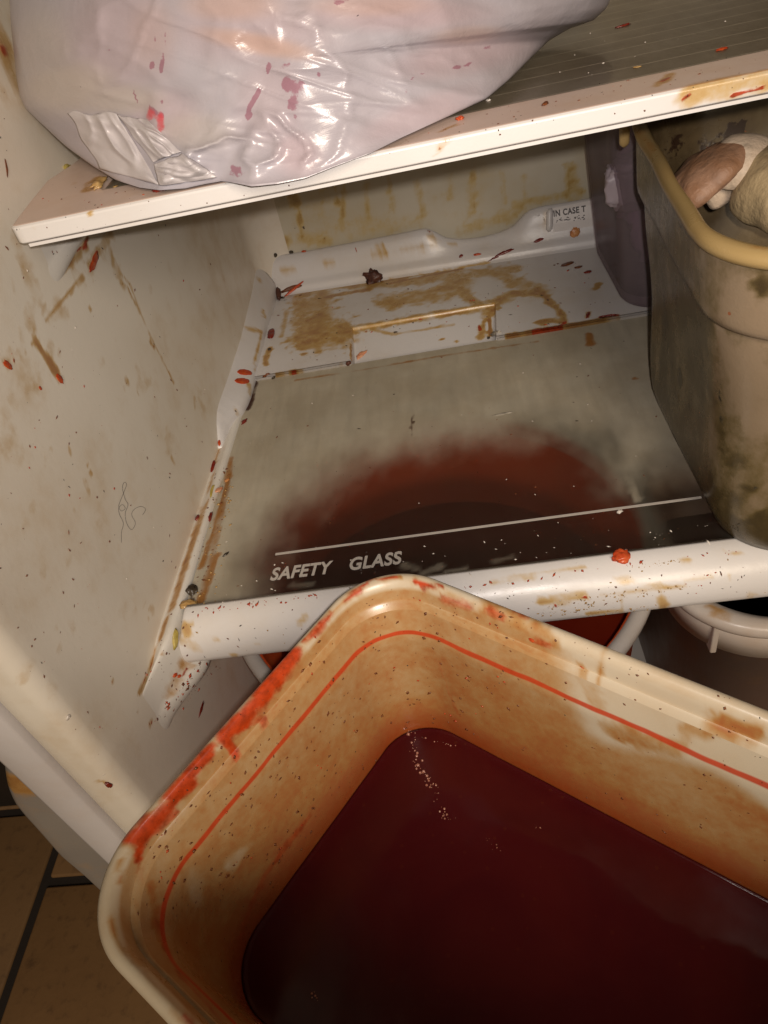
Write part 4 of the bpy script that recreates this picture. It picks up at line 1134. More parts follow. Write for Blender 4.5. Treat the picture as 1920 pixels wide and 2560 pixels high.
def tub_init(co, a):
    u = co[:, 0] * U2[0] + co[:, 1] * U2[1]; v = co[:, 0] * V2[0] + co[:, 1] * V2[1]; z = co[:, 2]
    inside = (z < .0585) & (u > -.1985) & (v > -.1785) & (v < .0150) | (z < .02)
    f = .68 + .10 * sstep(.045, -.02, z) + .34 * sstep(-.014, -.045, z) + .06 * np.sin(u * 40 + z * 50) * np.sin(v * 31 - z * 30)
    # the clean patch where the sauce has not run
    cl = sstep(-.085, -.060, u + z * .35) * sstep(.012, .026, z + .008 * np.sin(u * 60)) * (v < -.15)
    f = f * (1 - cl)
    f = np.where(z > .0565, .22, f)
    a[:, 0] = np.clip(np.where(inside | (z > .05), f, .25), 0, 1)
    a[:, 1] = .34 * sstep(-.030, -.046, z)
paint(body, [
    (1, [D('G', 1350, 250), D('G', 1290, 330), D('G', 1200, 440)], 32.4, 0.86), (1, [D('G', 1230, 430), D('G', 1130, 540), D('G', 1050, 620)], 28.4, 0.9), (1, [D('G', 1050, 650), D('G', 1075, 700)], 16.2, 0.8), (1, [D('G', 1160, 560), D('G', 1215, 555)], 12.2, 0.64),
    (1, [D('G', 960, 700), D('G', 850, 830), D('G', 790, 900)], 23.0, 0.88), (1, [D('G', 870, 850), D('G', 760, 980), D('G', 680, 1060)], 23.0, 0.88), (1, [D('G', 810, 980), D('G', 720, 1060)], 16.2, 0.74), (1, [D('G', 640, 1080), D('G', 590, 1100)], 16.2, 0.8), (1, [D('G', 650, 1110), D('G', 640, 1190)], 17.6, 0.82),
    (1, [D('G', 1400, 190), D('G', 1480, 60), D('F', 700, 800), D('F', 800, 750)], 9.5, 0.76), (1, [D('F', 810, 745), D('F', 920, 735)], 6.8, 0.74), (1, [D('F', 990, 750), D('F', 1100, 775), D('F', 1250, 800), D('F', 1400, 840)], 8.1, 0.82), (1, [D('H', 560, 370), D('H', 820, 440)], 4.6, 0.69),
    (0, [D('F', 690, 800), D('F', 800, 745), D('F', 930, 732)], 8, .85), (1, [D('G', 1500, 130), D('G', 1460, 160)], 7, .5), (1, [D('G', 1460, 60), D('F', 640, 880)], 8, .5),
    (1, [D('H', 210, 350), D('H', 300, 380)], 18, .6), (1, [D('H', 390, 390), D('H', 450, 430)], 16, .62), (1, [D('H', 500, 400), D('H', 560, 430)], 12, .6), (1, [D('H', 580, 530), D('H', 650, 550)], 12, .55), (1, [D('H', 575, 525)], 5, .85), (1, [D('H', 100, 300)], 9, .55),
    (0, [D('H', 400, 380), D('H', 560, 450), D('H', 640, 540)], 34, .72), (0, [D('H', 640, 430), D('H', 720, 480), D('H', 660, 560)], 18, .7), (0, [D('H', 780, 485), D('H', 850, 500)], 9, .72), (0, [D('H', 860, 510), D('H', 900, 560), D('H', 875, 700)], 8, .62), (0, [D('H', 1085, 610), D('H', 1110, 560), D('H', 1130, 548)], 7, .95),
    (0, [D('H', 1015, 555), D('H', 1030, 560)], 8, .6), (0, [D('H', 790, 640), D('H', 810, 670)], 8, .62), (0, [D('H', 800, 700), D('H', 850, 800)], 20, .5), (1, [D('H', 795, 648)], 3, .8),
    (0, [D('H', 1250, 920), D('H', 1420, 900), D('H', 1560, 930)], 22, .7), (0, [D('H', 1430, 860), D('H', 1440, 910)], 10, .6), (0, [D('H', 940, 930), D('H', 1060, 970), D('H', 1200, 1000)], 34, .6),
    (1, [D('G', 550, 1240), D('G', 560, 1290)], 7, .45), (0, [D('G', 560, 1190), D('G', 540, 1300)], 6, .6), (1, [D('G', 640, 1250), D('G', 650, 1330)], 12, .36), (0, [D('G', 880, 1270), D('G', 910, 1380)], 22, .2, 'erase'), (0, [D('G', 1080, 1200)], 26, .4, 'erase'),
    (0, [D('G', 510, 1480), D('G', 560, 1590), D('G', 640, 1680)], 8, .85), (0, [D('G', 640, 1680), D('G', 740, 1800), D('G', 830, 1920)], 8, .55), (1, [D('G', 545, 1555), D('G', 570, 1600)], 6, .40), (1, [D('G', 880, 1940), D('G', 860, 1920)], 10, .66),
    (0, [D('H', 40, 800), D('H', 50, 860)], 14, .7), (1, [D('F', 740, 1060), D('F', 690, 1120)], 8, .5), (1, [D('H', 170, 620), D('H', 215, 760), D('H', 260, 860)], 7, .36),
    (1, [D('G', 1420, 1000), D('G', 1200, 1300), D('G', 1110, 1560)], 15, .46), (0, [D('G', 700, 1350), D('G', 760, 1600)], 20, .8), (1, [D('G', 740, 1420), D('G', 740, 1560), D('G', 860, 1760), D('G', 1020, 1940)], 14, .5)], init=tub_init)

sauce_pts = tub_loop(.0180, -.047)
sc_ = np.array(sauce_pts); ctr = sc_.mean(axis=0)
loops = []
for t, dz in ((1.0, .0009), (.992, .0003), (.98, 0), (.95, 0)) + tuple((t, 0) for t in np.linspace(.9, .04, 26)):
    loops.append([ctr + (p - ctr) * t + np.array((0, 0, dz + .00035 * fbm((p[0] * t * 30, p[1] * t * 30, 0), 1.0, 3))) for p in sc_])
loops.append([ctr + (p - ctr) * .01 for p in sc_])
bott = [[ctr + (p - ctr) * 1.0 - np.array((0, 0, .004)) for p in sc_], [np.array(p) for p in tub_loop(.031, -.150)]]
loops = bott[::-1] + loops
sauce = loft('red_sauce', loops, M['sauce'], None, caps=(True, True))
tag(sauce, 'dark red sauce filling the foreground tub', 'sauce')

# ================================================================ containers on the right of the lower shelf
def rect3(x0, x1, y0, y1, r, z, ns=60, na=20, wob=0.0):
    pts = rr(x0, x1, y0, y1, r, ns=ns, na=na)
    if wob:
        return [(x + wob * noise.noise(Vector((x * 22, y * 22, 1))), y + wob * noise.noise(Vector((x * 22, y * 22, 7))), z + wob * .6 * noise.noise(Vector((x * 17, y * 17, 4)))) for x, y in pts]
    return [(x, y, z) for x, y in pts]

mbin = empty('storage_bin', (.22, .37, .0), 'yellowed dirty plastic storage bin full of mushrooms', 'storage bin')
BX1 = .335
def bin_loop(t, off, z, wob=0.0):
    """t: 0 at the base, 1 at the rim; off: pushed outwards"""
    x0 = .1320 + (.1165 - .1320) * t - off; y0 = .2800 + (.2830 - .2800) * t - off
    y1 = .4680 + (.5330 - .4680) * t + off; r = .034 + (.044 - .034) * t
    return [(x + max(0., y - .33) * .085 * t * max(0., min(1., (.25 - x) / .1)), y, zz_) for x, y, zz_ in rect3(x0, BX1 + off, y0, y1, r, z, wob=wob)]
loops = [bin_loop(0, -.026, .0012), bin_loop(0, -.012, .0012), bin_loop(0, -.005, .0022), bin_loop(0, -.0015, .0055), bin_loop(.02, 0, .0105)]
for z in np.linspace(.016, .134, 42): loops.append(bin_loop(z / .178, .0012 * math.sin(z * 60), z, .0010))
for z, of in ((.1365, .0006), (.1378, .0030), (.1392, .0046), (.1420, .0050)): loops.append(bin_loop(z / .178, of, z, .0010))
for z in np.linspace(.145, .1720, 12): loops.append(bin_loop(z / .178, .0050, z, .0010))
nout = len(loops)
loops.append(bin_loop(.98, .0020, .1745)); loops.append(bin_loop(.96, -.0010, .1730))
for z in np.linspace(.168, .03, 40): loops.append(bin_loop(z / .178, -.0030, z))
loops.append(bin_loop(.02, -.006, .006))
bbody = loft('bin_body', loops, [M['bin'], M['bin_in']], mbin, caps=(True, True))
n_ = len(loops[0])
for p in bbody.data.polygons:
    if min(p.vertices) >= nout * n_: p.material_index = 1
bbody.data.polygons[len(bbody.data.polygons) - 1].material_index = 1
def bin_init(co, a):
    x, y, z = co.T
    f = .86 + .34 * fnoise(co * np.array((1, 1, .30)), 38, 3) + .2 * fnoise(co * np.array((1, 1, .18)), 110, 8) - .42 * sstep(.135, .142, z) * sstep(.42, .30, y)
    f = f - .34 * sstep(.345, .30, y) * sstep(.03, .06, z) * sstep(.150, .12, z) + .35 * sstep(.05, .0, z)
    a[:, 0] = np.clip(f, 0, 1)
paint(bbody, [
    (0, [D('E', 760, 1110), D('E', 800, 1250), D('E', 860, 1400), D('E', 900, 1560)], 15, .96, 'erase'), (0, [D('E', 900, 900), D('E', 900, 1000)], 60, .55, 'erase'), (0, [D('E', 930, 1350), D('E', 960, 1500)], 34, .6, 'erase'),
    (0, [D('E', 640, 560), D('E', 650, 650)], 28, .9), (0, [D('E', 950, 760), D('E', 960, 900)], 16, .95), (0, [D('E', 700, 1350), D('E', 780, 1600), D('E', 880, 1800)], 34, .85), (0, [D('E', 500, 1300), D('E', 560, 1480)], 30, .9),
    (1, [D('E', 470, 500), D('E', 540, 820)], 14, .36), (1, [D('E', 520, 1250), D('E', 560, 1420)], 14, .36), (2, [D('E', 390, 370), D('E', 500, 520), D('E', 640, 680), D('E', 780, 830), D('E', 920, 940)], 2.6, .62),
    (2, [D('E', 850, 2020), D('E', 930, 2120)], 26, .46), (2, [D('E', 800, 1790), D('E', 970, 1830)], 10, .55), (2, [D('E', 760, 1600), D('E', 860, 1800)], 30, .42), (2, [D('E', 480, 900), D('E', 520, 1300)], 30, .40), (2, [D('E', 720, 1180), D('E', 760, 1500)], 22, .42), (2, [D('E', 560, 1300), D('E', 640, 1520)], 26, .46), (0, [D('E', 860, 1950), D('E', 930, 1900)], 18, .6, 'erase'), (2, [D('E', 445, 1400), D('E', 500, 1530), D('E', 560, 1640)], 6, .44),
    (2, [D('E', 500, 1240), D('E', 610, 1330)], 4, .40),
    (2, [D('N', 560, 520), D('N', 700, 480)], 20, 0.72), (2, [D('N', 940, 580), D('N', 1000, 540)], 17, 0.88), (2, [D('N', 900, 460), D('N', 1060, 400)], 14, 0.68), (2, [D('N', 880, 262)], 5, 0.88), (2, [D('N', 980, 240)], 6, 0.81), (2, [D('N', 830, 262)], 4, 0.76), (2, [D('N', 950, 330)], 7, 0.76), (2, [D('N', 620, 390)], 5, 0.86),
    (2, [D('N', 1250, 340), D('N', 1330, 310)], 16, 0.68), (2, [D('N', 1080, 490), D('N', 1400, 520)], 26, 0.64), (2, [D('N', 520, 590), D('N', 620, 640)], 12, 0.78)], init=bin_init)
rl = []
for k in range(13):
    a = 2 * math.pi * k / 12
    rl.append((.0038 + .0040 * math.cos(a), .1752 + .0042 * math.sin(a)))
rim_loops = [bin_loop(1.0, of, z, .0022) for of, z in rl[:-1]]
n_ = len(rim_loops[0])
rim = make('bin_rim', [p for l in rim_loops for p in l], grid_faces(12, n_, wrap_u=True, wrap_v=True), M['bin_rim'], mbin)
paint(rim, [(0, [D('N', 700, 800), D('N', 850, 900), D('N', 950, 1000)], 8, .7), (0, [D('N', 1000, 1100), D('N', 1200, 1180)], 8, .6), (0, [D('N', 200, 300), D('N', 400, 600)], 8, .5), (0, [D('N', 1450, 1600), D('N', 1600, 1640)], 8, .5)])
tp, tb = ony(D('N', 92, 280), .487), ony(D('N', 88, 545), .487)
loops = []
for k in range(10):
    t = k / 9; c_ = tp * (1 - t) + tb * t; r = .0032 * (1 - .75 * max(0, (t - .8) / .2) ** 2)
    loops.append([(c_[0] + r * math.cos(a), c_[1] + r * .7 * math.sin(a), c_[2]) for a in np.linspace(0, 2 * math.pi, 13)[:-1]])
o = loft('rim_tab', loops, M['bin_rim'], mbin, caps=(True, True)); paint(o, [])

def lathe(name, prof, mat, parent, n=72, centre=(0, 0), wob=0., seed=0, tilt=None, origin=None, ringed=False):
    loops = []
    for r, z in prof:
        l = []
        for k in range(n):
            a = 2 * math.pi * k / n
            rr_ = r * (1 + wob * noise.noise(Vector((math.cos(a) * 1.6 + seed, math.sin(a) * 1.6, z * 30))))
            p = Vector((rr_ * math.cos(a), rr_ * math.sin(a), z + wob * r * .5 * noise.noise(Vector((math.cos(a) * 1.3, math.sin(a) * 1.3, seed + r * 40)))))
            if tilt is not None: p = tilt @ p
            l.append((p.x + centre[0], p.y + centre[1], p.z + (origin or 0)))
        loops.append(l)
    if ringed: return loft(name, loops + [loops[0]], mat, parent)
    return loft(name, loops, mat, parent, caps=(True, True))

def mushroom(name, label, c, R, axis, mat, seed, flat=.55, group='mushrooms in the yellowed bin'):
    root = empty(name, c, label, 'mushroom', group)
    q = Vector((0, 0, 1)).rotation_difference(Vector(axis).normalized()).to_matrix()
    prof = [(.002, flat * R)] + [(R * math.sin(t), flat * R * math.cos(t)) for t in np.linspace(.12, 1.5, 15)] + [(R * 1.0, -.02 * R), (R * .97, -.10 * R), (R * .90, -.13 * R), (R * .80, -.10 * R), (R * .5, -.02 * R), (R * .2, .0)]
    lathe('cap', prof, mat, root, 64, (c[0], c[1]), .17, seed, q, c[2])
    lathe('gills', [(R * .86, -.125 * R), (R * .55, -.06 * R), (R * .2, -.03 * R), (R * .02, -.03 * R)], M['gill'], root, 48, (c[0], c[1]), .03, seed, q, c[2])
    lathe('stem', [(R * .30, -.02 * R), (R * .27, -.3 * R), (R * .29, -.62 * R), (R * .27, -.7 * R), (R * .1, -.72 * R)], M['cap_white'], root, 32, (c[0], c[1]), .08, seed + 3, q, c[2])
    return root
m1 = onz(D('N', 1000, 870), .158)
mushroom('mushroom', 'brown mushroom cap lying on its side just behind the bin rim', tuple(m1 + np.array((.002, .012, -.004))), .0255, (-.55, .10, .80), M['cap_brown'], 2, .52)
m2 = onz(D('N', 1380, 690), .166)
mushroom('mushroom', 'small torn white mushroom at the back, behind the brown and beige ones', tuple(m2 + np.array((.004, .014, -.006))), .0175, (-.1, -.55, .7), M['cap_white'], 5, .75)
m3 = onz(D('N', 1640, 960), .155)
mushroom('mushroom', 'largest mushroom, beige with dark blotches, at the right edge of the picture', tuple(m3 + np.array((.012, .010, -.006))), .027, (-.35, -.35, .75), M['cap_beige'], 9, .80)
pile_v, pile_f = [], []
for i in range(26):
    c_ = (.165 + .14 * rng.rand(), .315 + .12 * rng.rand(), .02 + .095 * rng.rand())
    bmx = bmesh.new(); bmesh.ops.create_icosphere(bmx, subdivisions=2, radius=.021)
    off = len(pile_v)
    for v in bmx.verts: pile_v.append((c_[0] + v.co.x, c_[1] + v.co.y, c_[2] + v.co.z * .7 + .003 * noise.noise(v.co * 60 + Vector((i, 0, 0)))))
    pile_f += [tuple(v.index + off for v in f.verts) for f in bmx.faces]; bmx.free()
o = make('mushroom_pile', pile_v, pile_f, M['cap_beige'])
tag(o, 'beige mushrooms heaped lower down inside the yellowed bin', 'mushrooms', kind='stuff')

pbin = empty('storage_bin', (.23, .64, .0), 'clear plastic bin with purple contents standing behind the mushroom bin', 'storage bin')
loops = []
for ins, z in ((.03, .0052), (.010, .0052), (.004, .0068), (.001, .011), (0, .018)): loops.append(rect3(.1425 + ins, .34, .570 + ins, .716 - ins, .026, z, 30, 14))
for t in np.linspace(.05, 1, 24): loops.append(rect3(.1425 - .016 * t, .345, .570 - .008 * t, .716 + .006 * t, .027, .018 + .165 * t, 30, 14))
loops.append(rect3(.1220, .349, .558, .726, .030, .1845, 30, 14)); loops.append(rect3(.1220, .349, .558, .726, .030, .1880, 30, 14)); loops.append(rect3(.1275, .344, .563, .721, .027, .1885, 30, 14))
for t in np.linspace(1, 0, 12): loops.append(rect3(.1440 - .016 * t, .3435, .5715 - .008 * t, .7145 + .006 * t, .026, .018 + .165 * t, 30, 14))
loft('bin_body', loops, M['clearbin'], pbin, caps=(True, True))
def crumple(name, c, r, mat, seed, amp):
    bmx = bmesh.new(); bmesh.ops.create_icosphere(bmx, subdivisions=5, radius=1)
    vs_ = []
    for v in bmx.verts:
        p = v.co
        g = 1 + amp * (ridge((p.x + seed, p.y, p.z), 2.2) ** 3 + .6 * fbm(p + Vector((seed, 0, 0)), 2.5, 3))
        q = [math.copysign(abs(k) ** .7, k) for k in p]
        vs_.append((c[0] + q[0] * r[0] * g, c[1] + q[1] * r[1] * g, c[2] + q[2] * r[2] * g))
    fs_ = [tuple(v.index for v in f.verts) for f in bmx.faces]; bmx.free()
    return make(name, vs_, fs_, mat)
o = crumple('plastic_bag', (.247, .640, .088), (.084, .056, .076), M['purple'], 3, .16); tag(o, 'crumpled dark purple plastic bag inside the clear bin at the back', 'plastic bag')
o = crumple('plastic_bag', tuple(ony(D('W', 1352, 400), .588) + np.array((.012, .004, 0))), (.026, .012, .020), M['pale_bag'], 8, .12); tag(o, 'pale lilac bundle of film at the top of the clear bin', 'plastic bag')

# ================================================================ buckets under the shelf
bk = empty('bucket', (-.041, .397, ZB), 'round white bucket of red sauce standing under the glass shelf', 'bucket')
BZ = -.070
lathe('bucket_body', [(.02, ZB + .001), (.136, ZB + .001), (.140, ZB + .006), (.152, BZ - .035), (.1545, BZ - .034), (.1550, BZ - .004), (.1520, BZ - .002), (.1500, BZ - .006), (.138, ZB + .012), (.02, ZB + .010)],
      M['bucket_in'], bk, 96, (-.041, .397))
lathe('bucket_rim', [(.1545, BZ - .008), (.1620, BZ - .008), (.1632, BZ - .005), (.1630, BZ - .001), (.1610, BZ + .0018), (.1570, BZ + .0022), (.1535, BZ + .0008), (.1520, BZ - .003)], M['bucket'], bk, 120, (-.041, .397), ringed=True)
o = lathe('red_sauce', [(.02, ZB + .02), (.138, ZB + .02), (.1445, -.151), (.1435, -.1495), (.13, -.150), (.08, -.1505), (.01, -.1505)], M['sauce_b'], None, 96, (-.041, .397))
tag(o, 'red sauce in the round bucket, blurred through the shelf glass', 'sauce')
b2 = empty('bucket', (.24, .42, ZB), 'white square-cornered bucket at the right, partly under the front bar', 'bucket')
def b2l(ins, z, r=.060): return rect3(.1180 + ins, .3450 - ins, .2930 + ins, .545 - ins, r, z, 30, 20)
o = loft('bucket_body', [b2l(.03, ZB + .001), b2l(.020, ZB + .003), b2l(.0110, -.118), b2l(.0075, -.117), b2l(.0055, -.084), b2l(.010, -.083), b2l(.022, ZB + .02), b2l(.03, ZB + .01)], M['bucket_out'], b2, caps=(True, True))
paint(o, [(0, [D('O', 1200, 420), D('O', 1300, 520)], 20, .5)])
o = loft('bucket_rim', [b2l(.0085, -.088), b2l(.0010, -.0885), b2l(.0, -.086), b2l(.0002, -.0815), b2l(.0022, -.0790), b2l(.0065, -.0785), b2l(.0100, -.0795), b2l(.0112, -.083)], M['bucket'], b2)
paint(o, [(1, [D('O', 1350, 385), D('O', 1420, 410)], 8, .75), (0, [D('O', 1340, 380), D('O', 1440, 420)], 12, .6)])
loft('bucket_band', [b2l(.0050, -.0885), b2l(.0042, -.0890), b2l(.0058, -.1165), b2l(.0090, -.1170)], M['bucket'], b2)
rb = onz(D('O', 1350, 500), -.10)
v, f = box_data(rb[0] - .0022, rb[0] + .0022, rb[1] - .004, rb[1] + .010, -.120, -.0875)
o = make('rim_rib', v, f, M['bucket'], b2, smooth=False); bevel(o, .0012); paint(o, [])
o = loft('red_sauce', [b2l(.028, ZB + .03), b2l(.0165, -.200), b2l(.0170, -.1985), b2l(.04, -.1988), b2l(.09, -.1988)], M['sauce_d'], None, caps=(True, True))
tag(o, 'red sauce low down in the square-cornered bucket', 'sauce')

# ================================================================ floor
ZF = -.5
fl = bpy.data.objects.new('floor', None); COL.objects.link(fl); fl.location = (0, 0, ZF); fl['kind'] = 'structure'
box('grout', (-1.6, .9, -1.4, .9, ZF - .03, ZF - .0035), M['grout'], fl)
TS, GW = .305, .0055
def tile(x0, x1, y0, y1):
    v, f = box_data(x0 + GW, x1 - GW, y0 + GW, y1 - GW, ZF - .012, ZF)
    o = make('tile', v, f, M['tile'], fl, smooth=True); bevel(o, .003, 2)
xs_ = [-.584 + TS * k for k in range(-3, 4)]
for k, x0 in enumerate(xs_):
    yo = .351 if k % 2 else .445
    for j in range(-4, 1):
        tile(x0, x0 + TS, yo + TS * (j - 0) , yo + TS * (j + 1))
o = box('dark_box', (-1.3, -.47, .452, .75, ZF + .0005, .3), M['dark_fill'], None, .004)  # plain dark box that fills the black gap left of the side panel
tag(o, 'plain dark box filling the black gap beyond the floor tiles, left of the refrigerator', 'dark_box')

# ================================================================ scraps of food lying about
solid = [o for o in bpy.data.objects if o.type == 'MESH' and o.name.split('.')[0] not in ('grout', 'tile', 'printed_line', 'lettering', 'worn_print')]
TREE = bvh_of(solid)
TR = {k: bvh_of(v) for k, v in dict(wall=[wall, rail_low, rail_up], shelf=[pane, tray, up, lip, bar, rail_low, wall], upper=[frame, pane2], bag=[bag], tub=[body], floor=[wall]).items()}

def scrap(name, label, cat, p0, p1, width, mat, tree='shelf', thick=.35, seed=0, group=None, bend=0., rough=.35, sub=3, lift=.35, bulge=False):
    """an irregular piece lying from p0 to p1 (photo points) on the surface there; width in display pixels"""
    t = TR[tree] if isinstance(tree, str) else tree
    h0, h1 = cast(t, p0), cast(t, p1)
    if h0[0] is None or h1[0] is None:
        print("MISS", label); return None
    a, b = np.array(h0[0]), np.array(h1[0])
    n = Vector(h0[1]) + Vector(h1[1])
    mid = (a + b) / 2
    if n.dot(Vector(ray(p0))) > 0: n = -n
    n.normalize()
    ax = Vector(b - a); L = ax.length
    if L < 1e-6: return None
    ax.normalize(); n = (n - ax * n.dot(ax)).normalized(); bi = n.cross(ax)
    W = width * K / FPX * (h0[3] + h1[3]) / 2
    T = min(W, L) * thick
    bmx = bmesh.new(); bmesh.ops.create_icosphere(bmx, subdivisions=sub, radius=1)
    vs_ = []
    for v in bmx.verts:
        p = v.co
        g = 1 + rough * (noise.noise(p * 1.7 + Vector((seed * 3.1, 0, 0))) + .6 * noise.noise(p * 4.1 + Vector((0, seed * 1.7, 0))))
        x, y_, z = p.x * g * L / 2, p.y * g * W / 2, p.z * g * T / 2
        if bulge: y_ *= 1 + .45 * p.x
        y_ += bend * L * (1 - p.x * p.x)
        z += rough * T * .9 * noise.noise(Vector((p.x * 2.3, p.y * 2.3, seed * 5.)))
        q = Vector(ax) * x + bi * y_ + n * (z + T * lift)
        vs_.append(tuple(q))
    fs_ = [tuple(v.index for v in f.verts) for f in bmx.faces]; bmx.free()
    o = make(name, vs_, fs_, F[mat])
    o.location = Vector(mid)
    return tag(o, label, cat, group)

